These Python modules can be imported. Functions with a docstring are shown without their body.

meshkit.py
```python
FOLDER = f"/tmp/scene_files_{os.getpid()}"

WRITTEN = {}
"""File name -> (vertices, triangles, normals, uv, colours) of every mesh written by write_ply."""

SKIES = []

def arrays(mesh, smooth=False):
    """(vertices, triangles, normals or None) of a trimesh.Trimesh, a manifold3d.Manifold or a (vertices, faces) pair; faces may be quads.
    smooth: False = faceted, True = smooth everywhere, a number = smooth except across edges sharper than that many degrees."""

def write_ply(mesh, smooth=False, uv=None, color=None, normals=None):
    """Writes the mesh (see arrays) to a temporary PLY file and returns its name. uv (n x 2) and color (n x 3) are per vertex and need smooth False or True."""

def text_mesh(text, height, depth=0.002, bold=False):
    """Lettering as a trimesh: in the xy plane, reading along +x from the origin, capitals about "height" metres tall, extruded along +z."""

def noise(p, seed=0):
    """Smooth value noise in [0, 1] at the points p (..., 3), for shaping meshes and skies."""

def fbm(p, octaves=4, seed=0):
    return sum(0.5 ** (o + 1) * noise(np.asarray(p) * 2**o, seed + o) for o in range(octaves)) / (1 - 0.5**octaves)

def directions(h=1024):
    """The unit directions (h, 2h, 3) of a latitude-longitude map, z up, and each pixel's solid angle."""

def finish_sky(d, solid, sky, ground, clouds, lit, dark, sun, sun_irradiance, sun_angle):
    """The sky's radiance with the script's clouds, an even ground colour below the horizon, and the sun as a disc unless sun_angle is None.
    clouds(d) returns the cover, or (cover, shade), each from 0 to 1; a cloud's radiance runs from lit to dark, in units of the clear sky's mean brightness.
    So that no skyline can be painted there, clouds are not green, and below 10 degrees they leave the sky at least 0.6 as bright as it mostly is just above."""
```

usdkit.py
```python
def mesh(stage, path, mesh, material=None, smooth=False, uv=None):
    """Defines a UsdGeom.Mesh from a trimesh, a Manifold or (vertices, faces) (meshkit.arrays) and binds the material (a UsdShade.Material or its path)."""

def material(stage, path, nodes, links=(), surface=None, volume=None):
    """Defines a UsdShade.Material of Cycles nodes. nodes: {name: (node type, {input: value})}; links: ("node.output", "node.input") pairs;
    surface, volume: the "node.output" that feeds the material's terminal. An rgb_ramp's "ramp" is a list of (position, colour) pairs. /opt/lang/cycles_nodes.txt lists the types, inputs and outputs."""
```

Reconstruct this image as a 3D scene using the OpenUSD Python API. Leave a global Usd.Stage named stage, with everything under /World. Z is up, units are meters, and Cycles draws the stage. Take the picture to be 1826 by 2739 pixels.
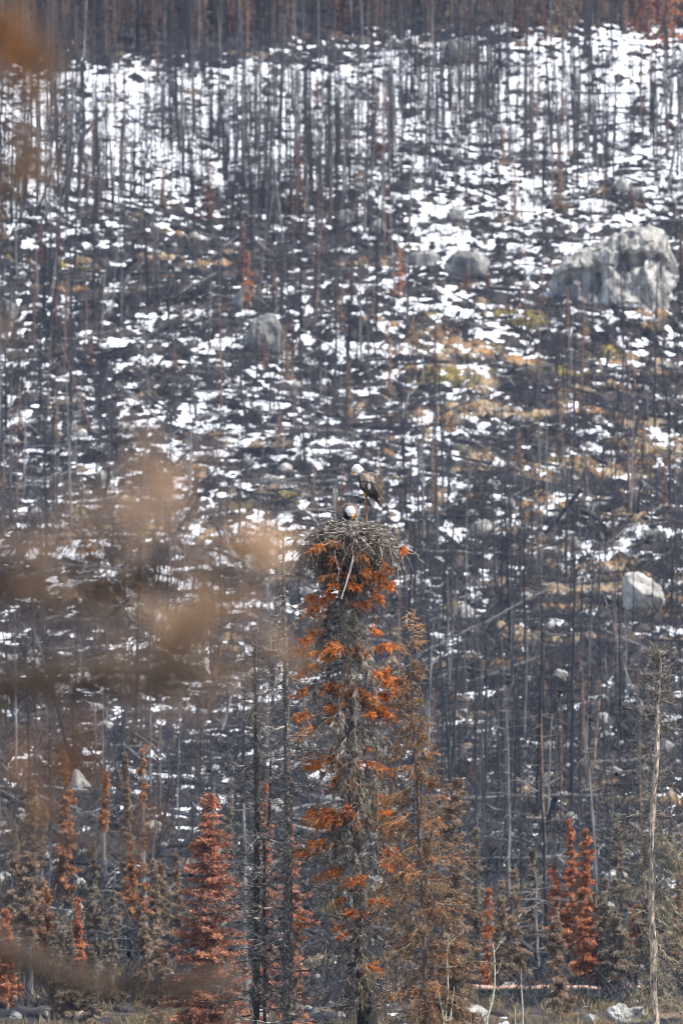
import math
import numpy as np
import trimesh
import manifold3d as m3
import usdkit
from meshkit import noise, fbm
from pxr import Usd, UsdGeom, UsdLux, UsdShade, Gf, Sdf, Vt

stage = Usd.Stage.CreateInMemory()
UsdGeom.SetStageUpAxis(stage, "Z")
UsdGeom.SetStageMetersPerUnit(stage, 1.0)
UsdGeom.Xform.Define(stage, "/World")
UsdGeom.Scope.Define(stage, "/World/Looks")

# ------------------------------------------------------------------ camera, sky, sun, exposure
EXPOSURE = 0.88
CAM_Z = 1.6
PITCH = math.radians(3.577)
SUN_DIR = np.array([0.58, -0.24, 0.82]); SUN_DIR /= np.linalg.norm(SUN_DIR)
SUN_INT = 1.2
SKY_STRENGTH = 0.145
HAZE_DENSITY = 0.00005

cam = UsdGeom.Camera.Define(stage, "/World/camera")
cam.CreateHorizontalApertureAttr(24.0)
cam.CreateVerticalApertureAttr(36.0)
cam.CreateFocalLengthAttr(400.0)
cam.CreateFStopAttr(5.6)
cam.CreateFocusDistanceAttr(189.8)
cam.CreateClippingRangeAttr(Gf.Vec2f(0.5, 5000.0))
cam.CreateExposureAttr(EXPOSURE)
cam.AddTranslateOp().Set(Gf.Vec3d(0, 0, CAM_Z))
cam.AddRotateXYZOp().Set(Gf.Vec3f(90 + math.degrees(PITCH), 0, 0))

elev = math.asin(SUN_DIR[2]); rot = math.atan2(SUN_DIR[0], SUN_DIR[1])
skymat = usdkit.material(stage, "/World/Looks/sky_look", {
    "sky": ("sky_texture", {"sky_type": "single_scattering", "sun_disc": False, "sun_elevation": elev, "sun_rotation": rot}),
    "cloud": ("mix", {"mix_type": "mix", "fac": 0.25, "color2": (4.6, 4.7, 4.9)}),
    "bg": ("background_shader", {"strength": SKY_STRENGTH})},
    [("sky.color", "cloud.color1"), ("cloud.color", "bg.color")], surface="bg.background")
dome = UsdLux.DomeLight.Define(stage, "/World/sky")
UsdShade.MaterialBindingAPI.Apply(dome.GetPrim()).Bind(skymat)
dome.GetPrim().SetCustomDataByKey("kind", "structure")
sun = UsdLux.DistantLight.Define(stage, "/World/sun")
sun.CreateIntensityAttr(SUN_INT); sun.CreateAngleAttr(0.55); sun.CreateNormalizeAttr(True)
sun.CreateColorAttr(Gf.Vec3f(1.0, 0.955, 0.89))
zax = SUN_DIR; xax = np.cross([0, 1, 0], zax); xax /= np.linalg.norm(xax); yax = np.cross(zax, xax)
sun.AddTransformOp().Set(Gf.Matrix4d(*xax, 0, *yax, 0, *zax, 0, 0, 0, 0, 1))

# ------------------------------------------------------------------ helpers: photo ray -> place in the world
CP, SP = math.cos(PITCH), math.sin(PITCH)


def ray(px, py):
    u = (np.asarray(px, float) - 913) / 1826 * 0.06
    v = (1369.5 - np.asarray(py, float)) / 2739 * 0.09
    return np.stack([u, CP - v * SP, SP + v * CP], -1)


def at(px, py, Y):
    d = ray(px, py)
    d = d / d[..., 1:2] * np.asarray(Y, float)[..., None]
    d[..., 2] += CAM_Z
    return d


def project(x, y, z):
    dz = z - CAM_Z
    f = y * CP + dz * SP
    up = -y * SP + dz * CP
    return 913 + x / f / 0.06 * 1826, 1369.5 - up / f / 0.09 * 2739


# ------------------------------------------------------------------ naming
used = {}


def numbered(path):
    n = used.get(path, 0)
    used[path] = n + 1
    return path if n == 0 else f"{path}_{n:03d}"


def tag(p, label=None, cat=None, group=None, kind=None):
    p = p.GetPrim() if hasattr(p, "GetPrim") else p
    for k, v in (("label", label), ("category", cat), ("group", group), ("kind", kind)):
        if v:
            p.SetCustomDataByKey(k, v)
    return p


def thing(name, label, cat, loc=(0, 0, 0), group=None):
    x = UsdGeom.Xform.Define(stage, numbered("/World/" + name))
    x.AddTranslateOp().Set(Gf.Vec3d(*map(float, loc)))
    tag(x, label, cat, group)
    return x.GetPrim()


def cat_mesh(parts):
    vs, fs, n = [], [], 0
    for v, f in parts:
        if len(v) == 0:
            continue
        vs.append(v); fs.append(f + n); n += len(v)
    return np.vstack(vs), np.vstack(fs)


def obj(name, mesh, mat, parent=None, smooth=False, tint=None, label=None):
    """One Mesh prim; a parent thing's location is taken off the world-space vertices."""
    base = str(parent.GetPath()) if parent is not None else "/World"
    v, f = mesh if isinstance(mesh, tuple) else (np.array(mesh.vertices), np.array(mesh.faces))
    if parent is not None:
        q = parent
        while q and str(q.GetPath()) != "/World" and q.GetPath() != Sdf.Path.absoluteRootPath:
            a = q.GetAttribute("xformOp:translate")
            if a and a.Get() is not None:
                v = v - np.array(a.Get())
            q = q.GetParent()
    m = usdkit.mesh(stage, numbered(base + "/" + name), (v, f), mat, smooth=smooth)
    if tint is not None:
        UsdGeom.PrimvarsAPI(m).CreatePrimvar("tint", Sdf.ValueTypeNames.Color3fArray, "vertex").Set(Vt.Vec3fArray.FromNumpy(np.asarray(tint, np.float32)))
    if label:
        tag(m, label)
    if name in ("limbs", "needles", "branch_stubs", "needle_tuft", "splinters", "wing_coverts", "shoulder_feathers", "back_feathers"):
        tag(m, kind="stuff")
    return m.GetPrim()


# ------------------------------------------------------------------ mesh makers (vectorised)
def tubes(P, R, S=3):
    P = np.asarray(P, float); R = np.asarray(R, float)
    if P.ndim == 2:
        P = P[None]
    if R.ndim == 1:
        R = np.broadcast_to(R[None], P.shape[:2])
    N, K, _ = P.shape
    T = np.gradient(P, axis=1)
    T /= np.linalg.norm(T, axis=2, keepdims=True) + 1e-9
    mean = T.mean(1)
    ref = np.where(np.abs(mean[:, 2:3]) > 0.8, np.array([[1.0, 0.13, 0]]), np.array([[0.05, 0.1, 1.0]]))
    A = np.cross(T, ref[:, None, :]); A /= np.linalg.norm(A, axis=2, keepdims=True) + 1e-9
    B = np.cross(T, A)
    ang = np.arange(S) / S * 2 * math.pi
    V = P[:, :, None] + R[:, :, None, None] * (A[:, :, None] * np.cos(ang)[:, None] + B[:, :, None] * np.sin(ang)[:, None])
    idx = np.arange(N * K * S).reshape(N, K, S)
    a, b = idx[:, :-1], idx[:, 1:]
    a2, b2 = np.roll(a, -1, 2), np.roll(b, -1, 2)
    F = np.concatenate([np.stack([a, b, a2], -1).reshape(-1, 3), np.stack([a2, b, b2], -1).reshape(-1, 3)])
    return V.reshape(-1, 3), F


def unit(d):
    return d / (np.linalg.norm(d, axis=-1, keepdims=True) + 1e-9)


def grow(rng, o, d, L, K, curl=0.25, grav=0.0, up=0.0):
    """Random-walk polylines: o, d (N,3), L (N,)."""
    o = np.asarray(o, float); d = unit(np.asarray(d, float)); L = np.broadcast_to(np.asarray(L, float), (len(o),))
    out = [o]; p = o
    for k in range(K - 1):
        d = unit(d + rng.normal(0, curl, d.shape) + np.array([0, 0, -grav]) + np.array([0, 0, up * (k / K)]))
        p = p + d * (L / (K - 1))[:, None]
        out.append(p)
    return np.stack(out, 1)


def sample_along(P, i, s):
    K = P.shape[1]
    t = np.clip(s, 0, 0.999) * (K - 1)
    k = t.astype(int); f = (t - k)[:, None]
    return P[i, k] * (1 - f) + P[i, k + 1] * f, unit(P[i, k + 1] - P[i, k])


def blades(rng, o, d, L, W):
    """Narrow leaf shapes of two triangles: from o along d."""
    d = unit(d)
    n = unit(np.cross(d, rng.normal(size=d.shape)))
    L = np.broadcast_to(L, (len(o),))[:, None]; W = np.broadcast_to(W, (len(o),))[:, None]
    V = np.stack([o, o + d * L * .45 + n * W, o + d * L, o + d * L * .45 - n * W], 1)
    i = np.arange(len(o))[:, None] * 4
    return V.reshape(-1, 3), np.concatenate([i + [[0, 1, 2]], i + [[0, 2, 3]]])


def interp_path(pts, K):
    pts = np.asarray(pts, float)
    s = np.concatenate([[0], np.cumsum(np.linalg.norm(np.diff(pts, axis=0), axis=1))])
    from scipy.interpolate import PchipInterpolator
    t = np.linspace(0, s[-1], K)
    return np.stack([PchipInterpolator(s, pts[:, k])(t) for k in range(pts.shape[1])], 1)


# ------------------------------------------------------------------ materials
def noisy(name, stops, scale=(8, 8, 8), detail=4, rough=0.85, bump=0.0, bscale=None, spec=0.3, translucent=None, dist=0.02):
    n = {"g": ("geometry", {}), "map": ("mapping", {"scale": scale}), "n": ("noise_texture", {"scale": 1.0, "detail": detail, "roughness": 0.6}),
         "r": ("rgb_ramp", {"ramp": stops}), "p": ("principled_bsdf", {"roughness": rough, "specular_ior_level": spec})}
    l = [("g.position", "map.vector"), ("map.vector", "n.vector"), ("n.fac", "r.fac"), ("r.color", "p.base_color")]
    if bump:
        n["n2"] = ("noise_texture", {"scale": bscale or 2.0, "detail": 4})
        n["b"] = ("bump", {"strength": bump, "distance": dist})
        l += [("map.vector", "n2.vector"), ("n2.fac", "b.height"), ("b.normal", "p.normal")]
    surf = "p.BSDF"
    if translucent:
        n["t"] = ("translucent_bsdf", {}); n["m"] = ("mix_closure", {"fac": translucent})
        l += [("r.color", "t.color"), ("p.BSDF", "m.closure1"), ("t.BSDF", "m.closure2")]
        surf = "m.closure"
    return usdkit.material(stage, "/World/Looks/" + name, n, l, surface=surf)


M = {}
M["charcoal_bark"] = noisy("charcoal_bark", [(.3, (.014, .014, .016)), (.55, (.035, .033, .033)), (.75, (.09, .083, .08))], (6, 6, 2))
M["grey_bark"] = noisy("grey_bark", [(.3, (.05, .048, .048)), (.5, (.13, .125, .12)), (.7, (.25, .235, .22))], (5, 5, 1.5))
M["brown_bark"] = noisy("brown_bark", [(.3, (.05, .035, .03)), (.5, (.13, .085, .065)), (.72, (.24, .16, .12))], (5, 5, 1.5))
M["forest_bark"] = noisy("forest_bark", [(.30, (.006, .0065, .009)), (.45, (.015, .0155, .019)), (.56, (.036, .036, .041)), (.70, (.15, .145, .145))], (.9, .9, .12), detail=5)
M["reddish_twigs"] = noisy("reddish_twigs", [(.35, (.05, .03, .028)), (.6, (.14, .065, .045))], (1, 1, .3))
M["nest_trunk"] = noisy("nest_trunk", [(.25, (.07, .055, .042)), (.45, (.22, .18, .14)), (.6, (.34, .29, .24)), (.75, (.48, .43, .37))], (40, 40, 14), bump=.8, bscale=2.5)
M["scorched_trunk"] = noisy("scorched_trunk", [(.3, (.008, .008, .008)), (.55, (.022, .02, .019)), (.75, (.07, .06, .05))], (30, 30, 10), bump=.8, bscale=2)
M["flaky_bark"] = noisy("flaky_bark", [(.3, (.022, .018, .015)), (.5, (.065, .052, .042)), (.58, (.14, .115, .095)), (.64, (.50, .44, .38))], (55, 55, 22), bump=1.0, bscale=2)
M["dark_bark"] = noisy("dark_bark", [(.3, (.014, .013, .011)), (.55, (.045, .038, .03)), (.72, (.16, .145, .125))], (50, 50, 18), bump=1.0, bscale=2)
M["snag_bark"] = noisy("snag_bark", [(.34, (.03, .024, .02)), (.42, (.20, .165, .13)), (.53, (.36, .31, .26)), (.60, (.70, .50, .34))], (26, 26, 6), bump=.9, bscale=2)
M["grey_twig"] = noisy("grey_twig", [(.36, (.04, .03, .022)), (.50, (.13, .105, .08)), (.66, (.48, .42, .35))], (9, 9, 9))
M["dark_twig"] = noisy("dark_twig", [(.34, (.022, .019, .017)), (.48, (.07, .06, .053)), (.62, (.36, .325, .29))], (9, 9, 9))
M["lichen_twig"] = noisy("lichen_twig", [(.34, (.05, .04, .024)), (.50, (.17, .14, .085)), (.66, (.44, .39, .27))], (9, 9, 9))
M["pale_wood"] = noisy("pale_wood", [(.3, (.26, .23, .2)), (.6, (.55, .51, .46))], (20, 20, 20))
M["stick_grey"] = noisy("stick_grey", [(.34, (.05, .038, .028)), (.49, (.19, .155, .125)), (.64, (.60, .54, .47))], (14, 14, 14))
M["stick_brown"] = noisy("stick_brown", [(.3, (.04, .028, .02)), (.5, (.12, .09, .065)), (.7, (.25, .21, .165))], (14, 14, 14))
M["nest_core"] = noisy("nest_core", [(.3, (.02, .012, .007)), (.6, (.065, .04, .022)), (.8, (.14, .085, .045))], (30, 30, 30), bump=1., bscale=3)
M["post_wood"] = noisy("post_wood", [(.3, (.09, .03, .015)), (.5, (.28, .10, .045)), (.62, (.42, .25, .16)), (.75, (.58, .52, .46))], (60, 60, 12), bump=.7)
M["rust_needles"] = noisy("rust_needles", [(.33, (.15, .055, .02)), (.44, (.56, .165, .026)), (.54, (.82, .30, .048)), (.70, (.78, .46, .18))], (9, 9, 9), translucent=.3, rough=.7)
M["brown_needles"] = noisy("brown_needles", [(.25, (.11, .06, .028)), (.5, (.26, .15, .07)), (.75, (.44, .28, .145))], (8, 8, 8), translucent=.3, rough=.7)
M["orange_needles"] = noisy("orange_needles", [(.25, (.26, .105, .035)), (.5, (.52, .235, .08)), (.75, (.66, .36, .15))], (8, 8, 8), translucent=.3, rough=.7)
M["rusty_crown"] = noisy("rusty_crown", [(.34, (.12, .065, .035)), (.48, (.32, .14, .06)), (.6, (.45, .22, .10)), (.72, (.42, .28, .17))], (3, 3, 3), translucent=.12)
M["red_crown"] = noisy("red_crown", [(.34, (.13, .06, .035)), (.46, (.36, .125, .055)), (.57, (.52, .20, .085)), (.70, (.48, .29, .17))], (3.5, 3.5, 3.5), translucent=.12, rough=.7)
M["salmon_crown"] = noisy("salmon_crown", [(.34, (.12, .065, .042)), (.47, (.36, .155, .088)), (.58, (.50, .22, .125)), (.70, (.50, .31, .2))], (3, 3, 3), translucent=.12
)
M["dull_red_crown"] = noisy("dull_red_crown", [(.25, (.07, .035, .028)), (.5, (.16, .075, .055)), (.75, (.25, .125, .09))], (2.5, 2.5, 2.5), translucent=.12, rough=.7)
M["brown_crown"] = noisy("brown_crown", [(.25, (.10, .07, .048)), (.5, (.26, .18, .118)), (.75, (.40, .29, .2))], (2.5, 2.5, 2.5), translucent=.25, rough=.8)
M["grey_crown"] = noisy("grey_crown", [(.25, (.075, .06, .043)), (.5, (.19, .15, .108)), (.75, (.33, .27, .2))], (2.5, 2.5, 2.5), translucent=.2, rough=.8)
M["tan_needles"] = noisy("tan_needles", [(.25, (.46, .29, .16)), (.5, (.74, .50, .31)), (.75, (.85, .63, .43))], (6, 6, 6), translucent=.35, rough=.7)
M["dark_bough"] = noisy("dark_bough", [(.3, (.02, .014, .01)), (.6, (.07, .045, .03))], (20, 20, 20))
M["broken_wood"] = noisy("broken_wood", [(.36, (.10, .04, .02)), (.46, (.34, .15, .07)), (.52, (.50, .43, .35)), (.7, (.72, .66, .58))], (34, 34, 5), bump=.8)
M["granite"] = noisy("granite", [(.30, (.07, .066, .062)), (.42, (.20, .19, .175)), (.55, (.34, .325, .295)), (.72, (.47, .45, .41))], (1.6, 1.6, .55), detail=8, bump=1.0, bscale=2.5, dist=.25)
M["dull_granite"] = noisy("dull_granite", [(.25, (.05, .05, .05)), (.42, (.13, .128, .12)), (.58, (.23, .225, .21)), (.75, (.38, .37, .34))], (1.6, 1.6, .55), detail=8, bump=1.0, bscale=2.5, dist=.25)
M["snow"] = noisy("snow", [(.2, (.80, .82, .86)), (.7, (.90, .91, .93))], (.8, .8, .8), rough=.6)
M["dry_grass"] = noisy("dry_grass", [(.3, (.08, .06, .035)), (.5, (.20, .15, .08)), (.7, (.33, .26, .15))], (1, 1, 1), translucent=.2)
M["peeled_log"] = noisy("peeled_log", [(.36, (.02, .017, .016)), (.46, (.10, .06, .045)), (.52, (.42, .27, .2)), (.8, (.6, .42, .33))], (.7, 4, 4))
M["aspen_bark"] = noisy("aspen_bark", [(.3, (.2, .2, .14)), (.6, (.52, .5, .41))], (12, 12, 12))
for nm, ro in (("ground_look", .95), ("feather_look", .7)):
    M[nm] = usdkit.material(stage, "/World/Looks/" + nm, {
        "a": ("attribute", {"attribute": "tint"}), "g": ("geometry", {}),
        "n": ("noise_texture", {"scale": 1.7 if ro > .9 else 90, "detail": 6, "roughness": .7}),
        "mr": ("map_range", {"from_min": .3, "from_max": .7, "to_min": .5 if ro > .9 else .8, "to_max": 1.5 if ro > .9 else 1.15}),
        "mx": ("mix", {"mix_type": "multiply", "fac": 1.0}),
        "b": ("bump", {"strength": .7, "distance": .12 if ro > .9 else .004}),
        "p": ("principled_bsdf", {"roughness": ro, "specular_ior_level": .2})},
        [("g.position", "n.vector"), ("n.fac", "mr.value"), ("a.color", "mx.color1"), ("mr.result", "mx.color2"), ("mx.color", "p.base_color"),
         ("n.fac", "b.height"), ("b.normal", "p.normal")], surface="p.BSDF")
M["beak_yellow"] = usdkit.material(stage, "/World/Looks/beak_yellow", {"p": ("principled_bsdf", {"base_color": (.72, .33, .03), "roughness": .4})}, surface="p.BSDF")
M["eye_dark"] = usdkit.material(stage, "/World/Looks/eye_dark", {"p": ("principled_bsdf", {"base_color": (.10, .06, .01), "roughness": .2})}, surface="p.BSDF")

# ------------------------------------------------------------------ terrain
from scipy.interpolate import PchipInterpolator, RegularGridInterpolator
TY = np.array([0, 100, 190, 240, 285, 320, 365, 430, 520, 610, 690, 710, 760, 860.])
TZ = np.array([0, .8, 2.6, 4.3, 6.6, 9.6, 14.4, 23.1, 38.0, 56.5, 73.4, 78.2, 92, 118.])
base_z = PchipInterpolator(TY, TZ)


def smooth_z(x, y):
    x = np.asarray(x, float); y = np.asarray(y, float)
    k = np.clip((y - 300) / 80, 0, 1)
    big = (fbm(np.stack([x / 22, y / 30, 0 * x], -1), 3, 5) - .5) * 3.2
    tilt = -0.05 * x * np.clip((y - 450) / 150, 0, 1)
    return base_z(np.clip(y, 0, 859)) + (big + tilt) * k + (1 - k) * (fbm(np.stack([x / 6, y / 6, 0 * x], -1), 3, 9) - .5) * .5


def on_ground(px, py):
    """World point where the photo ray first meets the ground."""
    px = np.atleast_1d(np.asarray(px, float)); py = np.atleast_1d(np.asarray(py, float))
    d = ray(px, py); d = d / d[:, 1:2]
    ys = np.arange(255, 800, 1.0)
    X = d[:, 0:1] * ys; Z = CAM_Z + d[:, 2:3] * ys
    G = smooth_z(X, np.broadcast_to(ys, X.shape))
    below = G >= Z
    i = np.where(below.any(1), below.argmax(1), len(ys) - 1)
    Y = ys[i]
    return np.stack([d[:, 0] * Y, Y, G[np.arange(len(i)), i]], -1)


ROWS = np.array([-200, 0, 60, 130, 200, 350, 480, 560, 700, 800, 900, 1000, 1100, 1200, 1350, 1500, 1700, 1850, 2000, 2150, 2300, 2450, 2600, 2739, 3200.])
COLS = np.array([-300, 0, 300, 600, 900, 1200, 1500, 1826, 2200.])
SNOW = np.array([
    [0, 0, 0, 0, 0, 0, 0], [0, 0, 0, 0, 0, 0, .1], [0, 0, 0, 0, .15, .4, .65], [0, .05, .1, .45, .75, .8, .8], [.6, .8, .75, .8, .85, .8, .8],
    [.9, .93, .9, .85, .8, .8, .75], [.88, .85, .78, .6, .62, .65, .6], [.68, .6, .45, .3, .7, .8, .6], [.35, .3, .3, .4, .75, .6, .4], [.4, .3, .35, .6, .8, .4, .45],
    [.4, .45, .5, .6, .75, .35, .4], [.35, .4, .5, .45, .45, .3, .3], [.4, .65, .7, .45, .38, .28, .25], [.45, .5, .6, .5, .5, .35, .35], [.5, .45, .5, .4, .45, .35, .3],
    [.35, .38, .38, .35, .35, .3, .3], [.38, .38, .33, .3, .27, .2, .25], [.35, .38, .38, .3, .25, .15, .3], [.28, .34, .34, .3, .25, .15, .25], [.2, .34, .4, .3, .2, .25, .25],
    [.15, .22, .3, .25, .15, .2, .2], [.08, .1, .1, .1, .15, .15, .1], [.02, .05, .05, .06, .42, .3, .08], [0, 0, 0, 0, 0.02, 0, 0], [0, 0, 0, 0, 0, 0, 0]])
GRASS = np.zeros_like(SNOW)
for (r0, c0, w) in [(10, 4, .8), (10, 5, .9), (10, 6, .5), (11, 4, .9), (11, 5, 1.), (11, 6, .9), (12, 4, .9), (12, 5, .9), (12, 6, .8), (13, 4, .5), (13, 5, .8), (13, 6, .9), (8, 1, .7), (8, 2, .4), (9, 1, .5),
                    (9, 4, .3), (9, 5, .6), (14, 1, .8), (14, 2, .9), (14, 4, .5), (14, 5, .7), (15, 1, .9), (15, 2, .9), (15, 5, .7), (15, 4, .6), (15, 6, .5), (16, 5, .5), (16, 6, .5), (16, 1, .5), (18, 4, .5), (19, 5, .4), (19, 6, .6), (20, 6, .6),
                    (21, 2, .5), (21, 3, .4), (21, 4, .6), (21, 5, .5), (22, 0, .2), (22, 1, .3), (22, 2, .4), (22, 3, .4), (22, 4, .3), (22, 5, .3), (22, 6, .2), (23, 0, .1), (23, 1, .3), (23, 2, .4), (23, 3, .3), (23, 4, .3), (23, 5, .3), (23, 6, .3)]:
    GRASS[r0, c0] = w
pad = lambda g: np.concatenate([g[:, :1], g, g[:, -1:]], 1)
snow_map = RegularGridInterpolator((ROWS, COLS), pad(SNOW), bounds_error=False, fill_value=None)
grass_map = RegularGridInterpolator((ROWS, COLS), pad(GRASS), bounds_error=False, fill_value=None)


def maps(x, y, z):
    px, py = project(x, y, z)
    q = np.stack([np.clip(py, -200, 3200), np.clip(px, -300, 2200)], -1)
    boost = np.interp(q[:, 0], [600, 800, 1000, 2300, 2500], [1.0, 1.02, 1.14, 1.75, 1.4])
    return np.clip(snow_map(q) * boost, 0, np.interp(q[:, 0], [420, 560, 750], [.88, .70, .58])), np.clip(grass_map(q), 0, 1)


from scipy.special import ndtri
ROUGH_A = 1.0


def rough(x, y):
    n = .70 * fbm(np.stack([x / .32, y / .80, 0 * x], -1), 2, 31) + .30 * fbm(np.stack([x / 1.2, y / 2.0, 0 * x + 3], -1), 2, 37)
    return n


def ground_patch(xs, ys, rough_on=True):
    X, Y = np.meshgrid(xs, ys)
    xs_, ys_ = X.ravel(), Y.ravel()
    z = smooth_z(xs_, ys_)
    n = rough(xs_, ys_)
    k = np.clip((ys_ - 275) / 40, .15, 1) if rough_on else 0
    return X.shape, xs_, ys_, z, n, k


def grid_faces(shape):
    r, c = shape
    i = np.arange(r * c).reshape(r, c)
    a, b, d, e = i[:-1, :-1].ravel(), i[:-1, 1:].ravel(), i[1:, :-1].ravel(), i[1:, 1:].ravel()
    return np.concatenate([np.stack([a, b, e], 1), np.stack([a, e, d], 1)])


YA = np.arange(268, 702, .30)
XW = 26.0
shape, gx, gy, gz, gn, gk = ground_patch(np.arange(-XW, XW + .01, .15), YA)
cov, gra = maps(gx, gy, gz)
hz = gz + (gn - .5) * ROUGH_A * gk
mix1 = fbm(np.stack([gx / 2.2, gy / 3.5, 0 * gx], -1), 4, 71)
mix2 = fbm(np.stack([gx / .8, gy / 1.2, 0 * gx], -1), 3, 72)
mix3 = fbm(np.stack([gx / 9, gy / 12, 0 * gx], -1), 3, 73)
charc = np.array([.009, .0095, .0135]); brown = np.array([.045, .038, .036]); ochre = np.array([.22, .128, .058]); moss = np.array([.15, .115, .035]); tan = np.array([.24, .18, .115])
col = charc + (brown - charc) * np.clip((mix2 - .42) * 4, 0, 1)[:, None]
gm = np.clip((mix1 + .27 * gra + .10 * (mix2 - .5) - .71) * 8, 0, 1)[:, None]
gcol = np.where(mix3[:, None] > .66, moss, np.where(mix2[:, None] > .5, tan, ochre))
gm = gm * np.interp(gy, [285, 330], [.45, 1])[:, None]
col = col * (1 - gm) + gcol * gm
ground_v = np.stack([gx, gy, hz], 1)
hill = obj("hillside", (ground_v, grid_faces(shape)), M["ground_look"], smooth=True, tint=col)
tag(hill, "burnt dark hillside with patches of ochre grass rising to the forest", kind="structure")
# snow lies in the hollows: a smoother sheet that the rough ground breaks through
sn = fbm(np.stack([gx / 1.6, gy / 2.6, 0 * gx + 9], -1), 2, 91)
level = gz + gk * ROUGH_A * (.118 * ndtri(np.clip(cov * np.where(cov > .6, 1, .80 + .33 * np.clip(cov - .3, 0, .6)), .0005, .97)) + .07 * (sn - .5) - .012)
keep = (level > hz - .06) & (cov > .01)
F = grid_faces(shape)
F = F[keep[F].any(1)]
u, inv = np.unique(F, return_inverse=True)
snow = obj("snow", (np.stack([gx, gy, level], 1)[u], inv.reshape(-1, 3)), M["snow"], smooth=True)
tag(snow, "melting white snow patches lying in hollows across the burnt hillside", "snow", kind="stuff")
# plain ground: before, beside and beyond the detailed slope (it stops 4 cm below the detailed slope's rim)
xs = np.concatenate([[-1500, -600, -200, -90], np.arange(-60, 61, 3.0), [90, 200, 600, 1500]])
ysb = np.concatenate([[-300, -50, 0, 50], np.arange(100, 861, 6.0), [1000, 1500, 3000]])
X, Y = np.meshgrid(xs, ysb)
Zb = smooth_z(np.clip(X, -90, 90).ravel(), np.clip(Y, 0, 859).ravel()).reshape(X.shape)
Zb = np.where(Y > 860, Zb + (Y - 860) * .22, Zb)
inside = (np.abs(X) < XW + 2) & (Y > 262) & (Y < 706)
Zb = Zb - np.where(inside, 1.6, .3)
col2 = np.tile(np.array([.05, .04, .033]), (X.size, 1))
outer = obj("valley_ground", (np.stack([X.ravel(), Y.ravel(), Zb.ravel()], 1), grid_faces(X.shape)), M["ground_look"], smooth=True, tint=col2)
tag(outer, "dark burnt ground of the valley and upper slope", kind="structure")


def gz_at(x, y):
    x = np.atleast_1d(np.asarray(x, float)); y = np.atleast_1d(np.asarray(y, float))
    k = np.clip((y - 275) / 40, .15, 1)
    return smooth_z(x, y) + np.where((y > 268) & (y < 702) & (np.abs(x) < XW), (rough(x, y) - .5) * ROUGH_A * k, -.3)


# haze: the air between here and the hillside
hb = trimesh.creation.box(bounds=[[-1600, -400, -4], [1600, 3200, 640]])
hz_mat = usdkit.material(stage, "/World/Looks/haze_look", {"v": ("principled_volume", {"color": (.52, .66, 1.0), "density": HAZE_DENSITY, "anisotropy": .2})}, volume="v.volume")
tag(obj("haze", hb, hz_mat), "thin bluish haze in the air", "haze", kind="stuff")


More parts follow.
